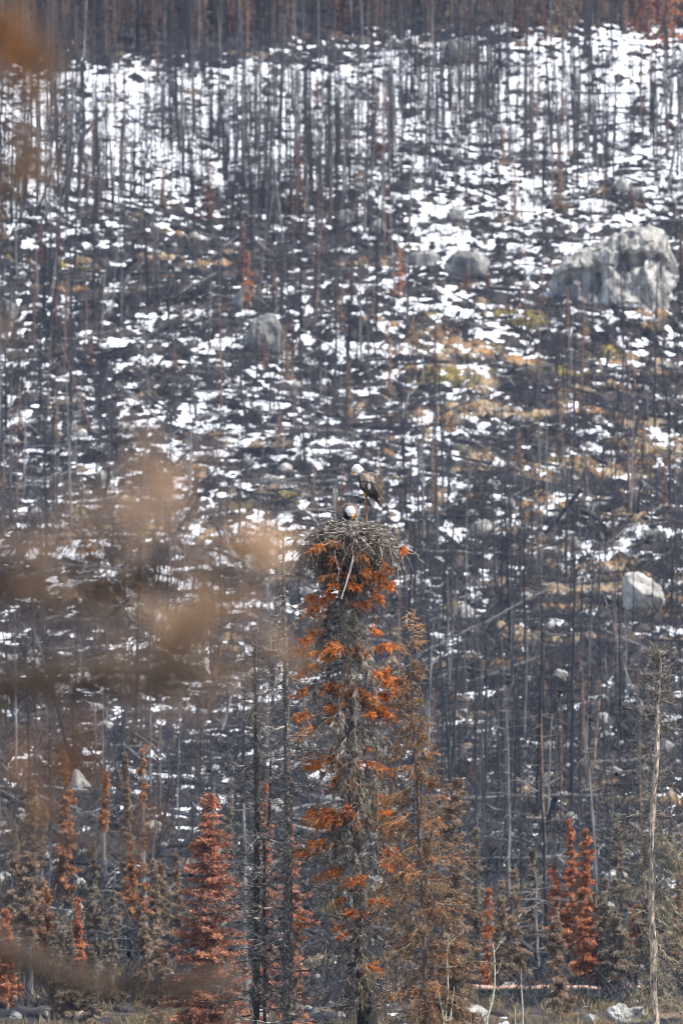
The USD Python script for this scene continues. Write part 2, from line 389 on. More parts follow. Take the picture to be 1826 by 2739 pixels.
# ------------------------------------------------------------------ burnt forest on the hillside
def burned_proto(seed, H, r0, stubs, reach, lean=.02):
    rng = np.random.default_rng(seed)
    K = 9
    s = np.linspace(0, 1, K)
    P = np.stack([np.cumsum(rng.normal(0, .02 * H / K * 2, K)) + lean * H * s ** 1.3, np.cumsum(rng.normal(0, .03 * H / K, K)), s * H], 1)
    P[:, 0] -= P[0, 0]; P[:, 1] -= P[0, 1]; P[0, 2] = -.5
    R = r0 * (1 - .82 * s) + .006
    trunk = tubes(P[None], R, 5)
    t = rng.uniform(.14, .99, stubs) ** .8
    o, _ = sample_along(P[None], np.zeros(stubs, int), t)
    az = rng.uniform(0, 2 * math.pi, stubs)
    L = reach * (1.12 - t) * rng.uniform(.35, 1.1, stubs) + .12
    d = np.stack([np.cos(az), np.sin(az), rng.uniform(-.45, .25, stubs)], 1)
    B = grow(rng, o, d, L, 4, .18, .10)
    bm = tubes(B, np.linspace(.022, .006, 4), 3)
    # side twigs
    n2 = stubs * 3
    i = rng.integers(0, stubs, n2)
    o2, t2 = sample_along(B, i, rng.uniform(.3, 1, n2))
    T = grow(rng, o2, t2 + rng.normal(0, .6, t2.shape), L[i] * .45, 3, .2, .15)
    return trunk, cat_mesh([bm, tubes(T, np.linspace(.010, .004, 3), 3)])


PROTOS = []   # (height, look, trunk, branches)
for k, (H, r0, st, rc, look, ln) in enumerate([(7.0, .085, 46, .7, "forest_bark", .01), (8.5, .10, 60, .8, "forest_bark", -.02), (6.0, .07, 40, .55, "forest_bark", .03), (9.5, .115, 40, .75, "forest_bark", 0),
                                               (5.0, .065, 52, .65, "forest_bark", -.05), (7.5, .09, 16, .5, "grey_bark", .02), (6.5, .075, 60, .75, "brown_bark", -.01), (4.0, .06, 14, .4, "charcoal_bark", .10), (8.0, .10, 70, .95, "charcoal_bark", .0)]):
    tr, br = burned_proto(100 + k, H, r0, st, rc, ln)
    PROTOS.append((H, look, tr, br))


def make_class(path, tr, br, look):
    c = stage.CreateClassPrim(path)
    c.SetTypeName("Xform")
    usdkit.mesh(stage, path + "/trunk", tr, M[look], smooth=True)
    tag(usdkit.mesh(stage, path + "/branches", br, M[look]), kind="stuff")
    return c


for k, (H, look, tr, br) in enumerate(PROTOS):
    make_class(f"/World/burned_tree_kind_{k:03d}", tr, br, look)


def instance(name, cls, loc, rz, scale, label, cat, group, tilt=(0, 0)):
    x = UsdGeom.Xform.Define(stage, numbered("/World/" + name))
    x.AddTranslateOp().Set(Gf.Vec3d(*map(float, loc)))
    x.AddRotateXYZOp().Set(Gf.Vec3f(float(tilt[0]), float(tilt[1]), float(rz)))
    x.AddScaleOp().Set(Gf.Vec3f(*map(float, scale)))
    p = x.GetPrim()
    p.GetReferences().AddInternalReference(cls)
    p.SetInstanceable(True)
    tag(p, label, cat, group)
    return p


def instancer(name, protos, which, pos, rz, scale, tilt, label, cat):
    """PointInstancer of all the rest. protos: list of (list of (part name, mesh, look))."""
    pi = UsdGeom.PointInstancer.Define(stage, numbered("/World/" + name))
    base = str(pi.GetPath())
    tg = []
    for k, parts in enumerate(protos):
        path = f"{base}/kind_{k:03d}"
        UsdGeom.Xform.Define(stage, path)
        for nm, mesh, look in parts:
            usdkit.mesh(stage, f"{path}/{nm}", mesh, M[look])
        tg.append(path)
    pi.CreatePrototypesRel().SetTargets(tg)
    pi.CreateProtoIndicesAttr(Vt.IntArray.FromNumpy(np.asarray(which, np.int32)))
    pi.CreatePositionsAttr(Vt.Vec3fArray.FromNumpy(np.asarray(pos, np.float32)))
    pi.CreateScalesAttr(Vt.Vec3fArray.FromNumpy(np.asarray(scale, np.float32)))
    q = []
    for a, (tx, ty) in zip(rz, tilt):
        r = Gf.Rotation(Gf.Vec3d(0, 0, 1), float(a)) * Gf.Rotation(Gf.Vec3d(1, 0, 0), float(tx)) * Gf.Rotation(Gf.Vec3d(0, 1, 0), float(ty))
        qd = r.GetQuat(); im = qd.GetImaginary()
        q.append(Gf.Quath(float(qd.GetReal()), float(im[0]), float(im[1]), float(im[2])))
    pi.CreateOrientationsAttr(Vt.QuathArray(q))
    tag(pi, label, cat, kind="stuff")
    return pi


rng = np.random.default_rng(7)
# number of trunk bases per cell of the slope seen in the photo
TREE = np.array([
    # px 0   300  600  900 1200 1500 1826
    [9, 9, 9, 9, 9, 9, 9], [9, 9, 9, 9, 9, 9, 8], [9, 9, 9, 9, 7, 6, 5], [8, 6, 6, 5, 5, 5, 5], [5, 5, 5, 5, 5, 5, 5],
    [5, 5, 5, 6, 6, 6, 6], [6, 7, 7, 7, 6, 6, 6], [8, 8, 8, 6, 2, 1, 2], [5, 4, 3.5, 2, .7, .3, .8], [4, 3, 3, 2, .8, .3, .8],
    [4, 3, 2.5, 2, 1.2, 1.5, 2], [4, 3, 2.5, 2, 1.5, 1.5, 1.5], [4, 2.5, 2, 1.8, 1.5, 1.5, 1.5], [3, 2, 1.6, 1.5, 1.5, 1.5, 1.5], [2.5, 2, 1.5, 1.5, 1.6, 1.6, 1.6],
    [2, 1.6, 1.4, 1.4, 1.6, 1.8, 1.8], [2, 2, 1.6, 1.6, 2, 2.4, 2.2], [2, 2, 1.8, 1.8, 2.2, 3.2, 2.6], [2, 2, 1.8, 1.8, 2.4, 4, 3], [1.6, 1.6, 1.4, 1.4, 2.2, 3.4, 2.4],
    [1.2, 1.2, 1, 1, 1.8, 2.2, 1.6], [.8, .8, .6, .6, 1, 1.2, .8], [.3, .3, .3, .3, .3, .3, .3], [0, 0, 0, 0, 0, 0, 0], [0, 0, 0, 0, 0, 0, 0]]).astype(float)
tree_map = RegularGridInterpolator((ROWS, COLS), pad(TREE), bounds_error=False, fill_value=None)
NC_ = 60000
cand_px, cand_py = rng.uniform(-120, 1946, NC_), rng.uniform(30, 2560, NC_)
clump = fbm(np.stack([cand_px / 130, cand_py / 90, 0 * cand_px], -1), 3, 55)
dens = tree_map(np.stack([cand_py, cand_px], -1)) * np.clip((clump - .28) * 3.2, .1, 2)
per = NC_ / (2066 * 2530 / 1e4)
dens *= np.interp(cand_py, [150, 300, 560, 640, 2600], [2.8, 3.7, 4.2, 2.5, 1.7])
ok = rng.uniform(0, 1, NC_) < dens / per
g = on_ground(cand_px[ok], cand_py[ok])
g = g[(g[:, 1] < 700) & (g[:, 1] > 290)]
# the dense wall of forest above the snow
nw = 7000
wy = rng.uniform(650, 790, nw); wx = rng.uniform(-30, 30, nw)
wall_p = np.stack([wx, wy, smooth_z(wx, wy) - .3], 1)
wpx, wpy = project(*wall_p.T)
edge_py = 178 - 118 * np.clip(wpx / 1826, 0, 1) + 26 * (noise(np.stack([wpx / 120, 0 * wpx, 0 * wpx], -1), 5) - .5)
wall_p = wall_p[(wpy < edge_py) & (wpy > -700)]
g[:, 2] = gz_at(g[:, 0], g[:, 1])
pos = np.vstack([g, wall_p])
N = len(pos)
kinds = rng.choice(9, N, p=[.2, .15, .18, .08, .12, .07, .08, .05, .07])
wall_i = np.arange(N) >= len(g)
kinds[wall_i] = rng.choice([0, 1, 3, 6, 8], wall_i.sum(), p=[.18, .2, .1, .36, .16])
sc = rng.uniform(.42, .85, N)
low = pos[:, 1] < 590
sc[low] *= rng.uniform(.5, 1.15, low.sum())
sc[wall_i] *= 1.25
fat = .05 + sc * rng.uniform(.3, 1.0, N) ** 1.3
scale = np.stack([fat, fat, sc], 1)
tilt = rng.normal(0, 1.6, (N, 2))
lean = (rng.uniform(0, 1, N) < .13) & ~wall_i & (pos[:, 1] < 610)
tilt[lean] = rng.normal(0, 14, (lean.sum(), 2))
rz = rng.uniform(0, 360, N)
order = np.argsort(pos[:, 1])
NIND = 290
def zone(x, y, z, what):
    px, py = project(x, y, z)
    side = ("at the far left behind blurred boughs" if px < 300 else "left of the dead trees" if px < 640 else "behind the nest tree and its neighbours" if px < 1150 else "right of the brown larch" if px < 1480 else "around the lone snag")
    high = "low on the slope" if py > 2150 else "on the lower slope" if py > 1850 else "on the middle slope" if py > 1500 else "high on the slope"
    return f"{what} {high}, {side}", f"{what}s {high} {side}" 
for i in order[:NIND]:
    look_ = ("pale grey bare trunk" if kinds[i] == 5 else "brownish bare trunk" if kinds[i] == 6 else "charred leaning trunk" if lean[i] else "short charred trunk" if sc[i] * PROTOS[kinds[i]][0] < 4.2 else "thin charred trunk")
    z = (None,) + zone(*pos[i], look_)
    instance("burned_tree", f"/World/burned_tree_kind_{kinds[i]:03d}", pos[i], rz[i], scale[i], z[1], "burnt tree", z[2], tilt[i])
rest = order[NIND:]
instancer("burned_forest", [[("trunk", tr, look), ("branches", br, look)] for H, look, tr, br in PROTOS], kinds[rest], pos[rest], rz[rest], scale[rest], tilt[rest],
          "dense stand of thin charred trunks over snow on the upper slope", "burnt forest")


# fallen logs -------------------------------------------------------
def log_mesh(seed, L, r):
    rg = np.random.default_rng(seed)
    P = np.stack([np.linspace(-L / 2, L / 2, 7), rg.normal(0, .04, 7), rg.normal(0, .03, 7)], 1)
    t = tubes(P[None], np.linspace(r, r * .5, 7), 6)
    n = 9
    o, _ = sample_along(P[None], np.zeros(n, int), rg.uniform(.2, 1, n))
    B = grow(rg, o, np.stack([rg.uniform(0, 1, n), rg.normal(0, .8, n), rg.uniform(-.1, 1, n)], 1), rg.uniform(.15, .6, n), 3, .2)
    return t, tubes(B, np.linspace(.02, .006, 3), 3)


LOGS = [(log_mesh(300 + k, L, r), look) for k, (L, r, look) in enumerate([(3.2, .09, "charcoal_bark"), (4.5, .10, "forest_bark"), (2.2, .08, "charcoal_bark"), (5.0, .06, "grey_bark"), (3.6, .08, "forest_bark"), (3, .055, "grey_bark")])]
for k, ((t, b), look) in enumerate(LOGS):
    p = f"/World/fallen_log_kind_{k:03d}"
    stage.CreateClassPrim(p).SetTypeName("Xform")
    usdkit.mesh(stage, p + "/trunk", t, M[look], smooth=True)
    tag(usdkit.mesh(stage, p + "/branch_stubs", b, M[look]), kind="stuff")
nl = 1700
lg = on_ground(rng.uniform(-60, 1890, nl), 2600 - 2350 * rng.uniform(0, 1, nl) ** 1.0)
az = rng.uniform(0, 360, nl)
dirx, diry = np.cos(np.radians(az)), np.sin(np.radians(az))
slope = (gz_at(lg[:, 0] + dirx * 2, lg[:, 1] + diry * 2) - gz_at(lg[:, 0] - dirx * 2, lg[:, 1] - diry * 2)) / 4
lg[:, 2] = gz_at(lg[:, 0], lg[:, 1]) + .12
pitch = -np.degrees(np.arctan(slope)) + rng.normal(0, 1, nl) * np.where(rng.uniform(0, 1, nl) < .4, 24, 3)
kk = rng.choice(6, nl, p=[.22, .16, .16, .18, .10, .18])
ls = rng.uniform(.5, 1.15, nl)
lord = np.argsort(lg[:, 1])
for i in lord[:240]:
    x = UsdGeom.Xform.Define(stage, numbered("/World/fallen_log"))
    x.AddTranslateOp().Set(Gf.Vec3d(*map(float, lg[i])))
    x.AddRotateZOp().Set(float(az[i])); x.AddRotateYOp().Set(float(pitch[i])); x.AddScaleOp().Set(Gf.Vec3f(float(ls[i])))
    p = x.GetPrim(); p.GetReferences().AddInternalReference(f"/World/fallen_log_kind_{kk[i]:03d}"); p.SetInstanceable(True)
    tag(p, *((lambda z_: (z_[0], "fallen log", z_[1]))(zone(*lg[i], "pale fallen log" if kk[i] in (3, 5) else "charred fallen log"))))
rest = lord[240:]
pi = instancer("deadfall", [[("trunk", t, look), ("branch_stubs", b, look)] for (t, b), look in LOGS], kk[rest], lg[rest], 0 * az[rest], np.repeat(ls[rest][:, None], 3, 1), np.zeros((len(rest), 2)),
               "charred deadfall strewn over the snow of the upper slope", "deadfall")
q = []
for i in rest:
    r = Gf.Rotation(Gf.Vec3d(0, 1, 0), float(pitch[i])) * Gf.Rotation(Gf.Vec3d(0, 0, 1), float(az[i]))
    qd = r.GetQuat(); im = qd.GetImaginary()
    q.append(Gf.Quath(float(qd.GetReal()), float(im[0]), float(im[1]), float(im[2])))
pi.CreateOrientationsAttr().Set(Vt.QuathArray(q))


# ------------------------------------------------------------------ boulders
def boulder_mesh(seed, w, d, h, sub=4, cuts=24, rough_=.10):
    rg = np.random.default_rng(seed)
    s = trimesh.creation.icosphere(sub)
    v = s.vertices.copy()
    for _ in range(cuts):
        n = unit(rg.normal(size=3) * [1, 1, .8]); dd = rg.uniform(.56, .9)
        e = np.maximum(0, v @ n - dd)
        v -= e[:, None] * n * .92
    v += unit(s.vertices) * ((fbm(v * 2.4 + seed, 4, seed) - .5) * rough_ * 4)[:, None]
    v *= [w / 2 / .85, d / 2 / .85, h / .85 / 1.55]
    return v, np.array(s.faces)


BOULDERS = [
    (715, 955, 100, 95, "pale rounded boulder half hidden by a small red spruce"),
    (645, 830, 52, 45, "small grey boulder up the slope behind the pale rounded one"),
    (1250, 750, 130, 90, "streaked grey boulder left of the huge cliff-like boulder"),
    (1130, 715, 90, 45, "low grey rock just left of the streaked boulder"),
    (1722, 1640, 135, 100, "pale triangular boulder at the right edge above the lone snag"),
    (1240, 1665, 75, 50, "pale flat boulder right of the nest at the height of the drooping sticks"),
    (1180, 1672, 60, 30, "low rock pressed against the left of the pale flat boulder"),
    (1285, 1452, 75, 45, "weathered pale boulder on the slope right of the perched eagle"),
    (24, 862, 50, 55, "grey boulder at the far left edge of the slope"),
    (212, 2130, 58, 62, "bright angular boulder among the rust trees at lower left"),
    (1230, 175, 110, 62, "broad grey outcrop in the snow just under the dark forest"),
    (1662, 520, 48, 44, "upright boulder at the foot of the stand above the huge boulder"),
    (1700, 530, 50, 26, "low boulder right beside the upright one at the foot of the stand"),
    (920, 600, 55, 38, "dark-topped rock at the middle of the foot of the stand"),
    (1010, 630, 60, 40, "grey rock left of the open snowfield"),
    (1215, 590, 55, 34, "low rock in the open snowfield"),
    (272, 1296, 34, 36, "small pointed rock on the left slope"),
    (342, 2425, 36, 28, "pale rock between rust trees at lower left"),
    (208, 2452, 34, 34, "light rock beside the small red tree at lower left"),
    (22, 2495, 75, 62, "large pale boulder at the lower left edge"),
    (1655, 2739, 66, 44, "grey boulder at the bottom right before the fallen log"),
    (1700, 2732, 56, 36, "second grey boulder at the bottom right next to the snag"),
    (1490, 2690, 80, 36, "pale flat slab just under the long fallen log"),
    (1582, 2745, 40, 28, "small rounded boulder at the bottom edge right of the red spruces"),
    (1375, 1480, 28, 24, "small pale stone right of the weathered boulder"),
    (1410, 1475, 22, 20, "smaller of two pale stones right of the weathered boulder"),
    (1533, 1472, 30, 26, "bright stone on ochre moss at the right"),
    (1750, 1460, 74, 34, "low broken rock under snow near the right edge"),
    (1460, 1722, 40, 26, "pale stone half way down the right slope"),
    (1712, 1925, 26, 40, "upright pale stone behind the lone snag"),
    (1690, 1860, 30, 26, "rounded pale stone behind the top of the lone snag"),
    (245, 2735, 28, 22, "round white stone at the bottom left"),
    (40, 2730, 36, 22, "grey stone at the bottom left corner"),
]
for k, (px, pyb, w, h, lab) in enumerate(BOULDERS):
    p = on_ground(px, pyb)[0]
    s = p[1] * .06 / 1826
    if pyb > 2700:
        s = p[1] * .06 / 1826
    t = thing("boulder", lab, "boulder", p)
    v, f = boulder_mesh(500 + k, w * s, w * s * .9, h * s * 1.08)
    obj("stone", (v + p + [0, w * s * .3, h * s * .36], f), M["granite" if k in (4, 5, 7, 9, 20, 21, 22) else "dull_granite"], t, smooth=25)
# the huge boulder: a broad cap over a steeper streaked face
p = on_ground(1640, 825)[0]; s = p[1] * .06 / 1826
t = thing("boulder", "huge cliff-like grey boulder with a pale cap and dark streaked face at right", "boulder", p)
M["streaked_granite"] = noisy("streaked_granite", [(.30, (.05, .047, .046)), (.42, (.17, .165, .16)), (.55, (.33, .32, .30)), (.72, (.52, .50, .46))], (1.5, 1.5, .22), detail=8, bump=1.0, bscale=2.5, dist=.2)


def cliff_boulder(p, s):
    """A wide block: a steep grooved front, a cap that overhangs it, a long rounded top."""
    nu, U_ = 120, np.linspace(0, 1, 120)
    topx = np.array([0, .03, .08, .22, .45, .65, .82, .93, .985, 1.0]); topz = np.array([96, 126, 142, 166, 200, 222, 224, 204, 168, 110]) * s
    H_ = np.interp(U_, topx, topz); x = (U_ - .5) * 322 * s
    base = np.interp(U_, [0, .4, .75, 1], [6, -4, 24, 60]) * s
    zf = np.concatenate([np.linspace(-.25, .60, 26), np.linspace(.62, .70, 5), np.linspace(.72, .92, 9), np.linspace(.94, 1.0, 8), np.linspace(.99, .9, 6), np.linspace(.8, -.2, 6)])
    yo = np.concatenate([np.linspace(.0, .70, 26), np.linspace(.62, .48, 5), np.linspace(.46, .95, 9), np.linspace(1.2, 2.6, 8), np.linspace(2.9, 4.2, 6), np.linspace(4.5, 4.8, 6)])
    half = np.sqrt(np.clip(1 - (2 * U_ - 1) ** 4, 0.0004, 1))
    Z = p[2] + base[:, None] + zf[None] * (H_ - base)[:, None]
    Yv = p[1] + 2.4 + (yo[None] - 2.4) * half[:, None]
    X = p[0] + np.repeat(x[:, None], len(zf), 1)
    P_ = np.stack([X, Yv, Z], -1)
    gro = noise(np.stack([X * 1.5, Z * .22, 0 * X], -1), 3) + .6 * noise(np.stack([X * 3.7, Z * .4, 0 * X], -1), 4)
    face = (np.arange(len(zf)) < 28)[None]
    P_[..., 1] += np.where(face, (gro - .8) * .75, (gro - .8) * .4) * half[:, None]
    over = np.clip((U_ - .45) * 4, 0, 1)[:, None] * (np.abs(zf - .55) < .12)[None]
    P_[..., 1] += over * .3 * half[:, None]
    P_ += ((np.stack([fbm(P_ * .9, 4, k) for k in (11, 12, 13)], -1) - .5) * 1.3)
    P_ += ((np.stack([noise(P_ * 3.1, k) for k in (21, 22, 23)], -1) - .5) * .35)
    return P_


Pc = cliff_boulder(p, s)
gf = grid_faces(Pc.shape[:2])
nv = Pc.shape[1]
cap_f = (gf % nv).min(1) >= 30
obj("stone_face", (Pc.reshape(-1, 3), gf[~cap_f]), M["streaked_granite"], t, smooth=45)
obj("stone_cap", (Pc.reshape(-1, 3), gf[cap_f]), M["granite"], t, smooth=45)

# burnt brush that breaks up the snow
rg = np.random.default_rng(45)
brush = []
for k in range(4):
    n = 30
    o = np.column_stack([rg.normal(0, .22, n), rg.normal(0, .3, n), np.full(n, -.1)])
    d = np.column_stack([rg.normal(0, .7, (n, 2)), rg.uniform(.2, 1.1, n)])
    brush.append([("twigs", tubes(grow(rg, o, d, rg.uniform(.25, .9, n), 4, .22, .05), np.linspace(.022, .007, 4), 3), ["charcoal_bark", "forest_bark", "charcoal_bark", "forest_bark"][k])])
nb_ = 9500
bp = on_ground(rg.uniform(-60, 1890, nb_), rg.uniform(150, 2700, nb_))
bp[:, 2] = gz_at(bp[:, 0], bp[:, 1])
bs = rg.uniform(.4, 1.25, nb_)
instancer("burnt_brush", brush, rg.integers(0, 4, nb_), bp, rg.uniform(0, 360, nb_), np.repeat(bs[:, None], 3, 1), np.zeros((nb_, 2)), "burnt twiggy brush poking through the snow all over the slope", "brush")

# small stones strewn over the ground
sm = [[("stone", boulder_mesh(600 + k, 1, 1, .7, 2, 8), "granite")] for k in range(3)]
ns = 900
sp = on_ground(rng.uniform(-40, 1870, ns), 250 + 2480 * rng.uniform(0, 1, ns) ** .75)
sp[:, 2] = gz_at(sp[:, 0], sp[:, 1])
ss = .18 + .5 * rng.uniform(0, 1, ns) ** 4
instancer("stones", sm, rng.integers(0, 3, ns), sp, rng.uniform(0, 360, ns), np.stack([ss, ss, ss], 1), np.zeros((ns, 2)), "small pale stones strewn over the burnt slope", "stones")


# ------------------------------------------------------------------ conifers with needles
def conifer_parts(seed, H, W, nb, per_b, blade=.16, bare=.1, power=.75, droop=.45, gaps=.25, r0=None):
    rg = np.random.default_rng(seed)
    K = 9; s = np.linspace(0, 1, K)
    P = np.stack([np.cumsum(rg.normal(0, .006 * H, K)), np.cumsum(rg.normal(0, .006 * H, K)), s * H], 1); P[:, :2] -= P[0, :2]; P[0, 2] = -.6
    r0 = r0 or .014 * H + .02
    trunk = tubes(P[None], r0 * (1 - .9 * s) + .008, 7)
    hgt = bare + (1 - bare) * rg.uniform(0, 1, nb) ** 1.15
    hgt = np.clip(hgt, bare, .995)
    o, _ = sample_along(P[None], np.zeros(nb, int), hgt)
    az = rg.uniform(0, 2 * math.pi, nb)
    sector = noise(np.stack([np.cos(az) * 1.5, np.sin(az) * 1.5, hgt * H * 1.9], -1), seed)
    L = W / 2 * 1.1 * (1 - hgt) ** power * rg.uniform(.35, 1.25, nb) + .02 + rg.exponential(.07, nb) * (1 - hgt) ** .5 * (rg.uniform(0, 1, nb) < .3)
    L *= np.where(sector < gaps + .15, .35, 1)
    d = np.stack([np.cos(az), np.sin(az), .15 - droop * (1 - hgt)], 1)
    B = grow(rg, o, d, L, 5, .09, .06, .22)
    limbs = tubes(B, np.linspace(.018, .004, 5), 3)
    n = nb * per_b
    i = rg.choice(nb, n, p=(L + .05) / (L + .05).sum())
    keep_ = sector[i] > gaps * .8; i = i[keep_]; n = len(i)
    sp_ = rg.uniform(.05, 1, n) ** .8
    q, tt = sample_along(B, i, sp_)
    side = np.cross(tt, [0, 0, 1]); sg = rg.choice([-1, 1], n)[:, None]
    dirs = tt * .8 + side * sg * rg.uniform(.2, 1.1, (n, 1)) + np.array([0, 0, -.35]) + rg.normal(0, .25, (n, 3))
    spread = side * sg * (rg.uniform(0, .26, n) * L[i] * (1.1 - sp_))[:, None]
    q = q + spread + rg.normal(0, .02, q.shape) - np.array([0, 0, 1]) * rg.uniform(0, .06, (n, 1))
    lf = blades(rg, q, dirs, blade * rg.uniform(.5, 1.3, n), blade * .15)
    return trunk, limbs, lf


def place_conifer(seed, px, top, basepy, wpx, look, label, name="spruce", cat="spruce", Y=None, nb=None, per_b=34, blade=.085, bark="brown_bark", limb="reddish_twigs", group=None, **kw):
    if Y is None:
        b = on_ground(px, basepy)[0]
    else:
        x = float(at(px, basepy, Y)[0]); b = np.array([x, Y, float(smooth_z(np.array([x]), np.array([float(Y)]))[0]) - .1])
    ztop = at(px, top, b[1])[2]
    H = ztop - b[2]; s = b[1] * .06 / 1826; W = wpx * s
    tr, li, lf = conifer_parts(seed, H, W, nb or int(40 + 32 * H), int(per_b * 1.9), blade, **kw)
    t = thing(name, label, cat, b, group)
    obj("trunk", (tr[0] + b, tr[1]), M[bark], t, smooth=True)
    obj("limbs", (li[0] + b, li[1]), M[limb], t)
    obj("needles", (lf[0] + b, lf[1]), M[look], t)
    return t


place_conifer(1, 555, 2120, 0, 235, "salmon_crown", "large salmon-rust spruce left of the two dead trunks", Y=268, nb=460, per_b=60, blade=.095, power=.6, gaps=.16, droop=.3)
place_conifer(2, 712, 2085, 0, 90, "salmon_crown", "narrow rust spruce showing between the two dead trunks", Y=290, gaps=.3)
place_conifer(3, 800, 2190, 0, 190, "salmon_crown", "rust spruce behind the burnt lower trunk of the nest tree", Y=276, nb=190, per_b=50, gaps=.42)
place_conifer(4, 470, 2280, 2560, 46, "brown_crown", "slim brown spruce left of the large salmon-rust one", gaps=.3)
place_conifer(5, 174, 2005, 2440, 74, "rusty_crown", "tall pointed orange-rust spruce at the lower left", per_b=44)
place_conifer(6, 74, 2085, 2690, 96, "brown_crown", "tall brown spruce with a bare pale lower trunk at the left edge", bare=.28, bark="grey_bark")
place_conifer(7, 124, 2370, 2600, 84, "rusty_crown", "short bright red spruce at the lower left", power=.7)
place_conifer(8, 215, 2400, 2640, 46, "red_crown", "slim red spruce right of the short bright red one", gaps=.3)
place_conifer(9, 147, 2440, 2735, 110, "grey_crown", "grey-brown spruce in front of the short bright red one", gaps=.35)
place_conifer(10, 280, 2062, 2375, 34, "rusty_crown", "thin trunk with a small rust tip at lower left", bare=.5, gaps=.5, bark="grey_bark")
place_conifer(11, 375, 1990, 2660, 44, "rusty_crown", "tall thin pale trunk with sparse rust tufts", bare=.3, gaps=.5, bark="grey_bark", per_b=16)
place_conifer(12, 332, 2010, 2420, 44, "brown_crown", "thin brown tree next to the tall thin pale trunk", gaps=.35, bark="brown_bark")
place_conifer(13, 300, 2380, 2705, 84, "grey_crown", "grey broken spruce at the bottom left in front of the rust trees", gaps=.4, bark="grey_bark")
place_conifer(14, 20, 2430, 2700, 80, "red_crown", "red spruce cut off by the left edge", gaps=.25)
place_conifer(15, 385, 2450, 2680, 60, "brown_crown", "short brown spruce between the pale trunk and the salmon one", gaps=.35)
place_conifer(16, 345, 2250, 2480, 30, "rusty_crown", "little red spruce on the left below the snow patches", gaps=.2)
place_conifer(17, 435, 2300, 2500, 32, "brown_crown", "small brown spruce behind the slim brown one", gaps=.3)
place_conifer(20, 1522, 2190, 2560, 74, "red_crown", "bright red spruce, left and taller of the red pair at right", per_b=46, power=.85)
place_conifer(21, 1484, 2310, 2560, 60, "red_crown", "short red spruce leaning on the left of the red pair", gaps=.3)
place_conifer(22, 1572, 2215, 2650, 72, "red_crown", "slender red spruce, right one of the red pair", per_b=46, power=.55, gaps=.2)
place_conifer(23, 1492, 2400, 2722, 72, "brown_crown", "brown spruce standing in front of the long fallen log", gaps=.25, per_b=44)
place_conifer(24, 1656, 2175, 2665, 110, "grey_crown", "tall grey-brown spruce left of the lone snag", gaps=.3, per_b=48, bark="grey_bark")
place_conifer(25, 1376, 2310, 2640, 66, "brown_crown", "grey-brown spruce left of the red pair", gaps=.3, bark="grey_bark")
place_conifer(26, 1552, 2330, 2600, 70, "grey_crown", "dull grey spruce between the red pair", gaps=.3)
for k, (px, top, b, w, look, lab) in enumerate([(38, 2190, 2610, 80, "brown_crown", "brown spruce at the left edge above the red one cut off by it"), (106, 2150, 2530, 70, "brown_crown", "brown spruce between the orange-rust tree and the left edge"), (250, 2230, 2610, 60, "grey_crown", "grey-brown spruce right of the slim red one at lower left"), (412, 2290, 2620, 56, "brown_crown", "brown spruce touching the tall thin pale trunk on its right"),
                                                (190, 2490, 2760, 84, "grey_crown", "grey lichen-hung spruce at the bottom left"), (246, 2530, 2765, 70, "grey_crown", "small grey spruce right of the lichen-hung one at the bottom"), (1268, 2210, 2600, 64, "grey_crown", "thin grey-brown spruce next to the larch's long upper arm"), (1336, 2350, 2650, 50, "brown_crown", "slim brown spruce above the curved pale sapling"),
                                                (1617, 2350, 2650, 54, "grey_crown", "slim grey spruce at the right flank of the red pair"), (1720, 2250, 2600, 60, "grey_crown", "grey spruce just behind the lone snag's left side"), (610, 2080, 2500, 50, "grey_crown", "grey spruce behind the leftmost dead tree"), (425, 2480, 2755, 90, "brown_crown", "brown spruce at the bottom left of the salmon one")]):
    place_conifer(80 + k, px, top, b, w, look, lab, gaps=.34, bark="grey_bark", per_b=40)
place_conifer(27, 1700, 2420, 2560, 60, "red_crown", "low rust spruce peeping out behind the lone snag", gaps=.3)
place_conifer(28, 1425, 2270, 2560, 50, "grey_crown", "thin grey spruce between two pale trunks at right", gaps=.35)
place_conifer(29, 1308, 2375, 2610, 40, "red_crown", "little rust-tipped spruce right of the brown larch", gaps=.4, bark="grey_bark")
place_conifer(30, 1205, 2080, 0, 125, "brown_crown", "blurred brown spruce right behind the brown larch", Y=262, nb=260, per_b=56, gaps=.15, power=.35)
place_conifer(31, 1810, 2300, 2640, 60, "brown_crown", "brown spruce at the right edge behind the snag", gaps=.3)
for k, (px, b, w, h, lab) in enumerate([(1475, 2650, 60, 26, "low rust bush behind the left half of the long fallen log"), (1430, 2648, 56, 24, "low rust bush left of the brown spruce at the log"), (1300, 2660, 42, 90, "rust bush growing before the left end of the long fallen log"), (1620, 2640, 40, 60, "rust bush under the right one of the red pair")]):
    place_conifer(60 + k, px, b - h, b, w, "red_crown", lab, name="bush", cat="bush", nb=60, per_b=26, blade=.08, bare=.02, gaps=.1, power=.4)

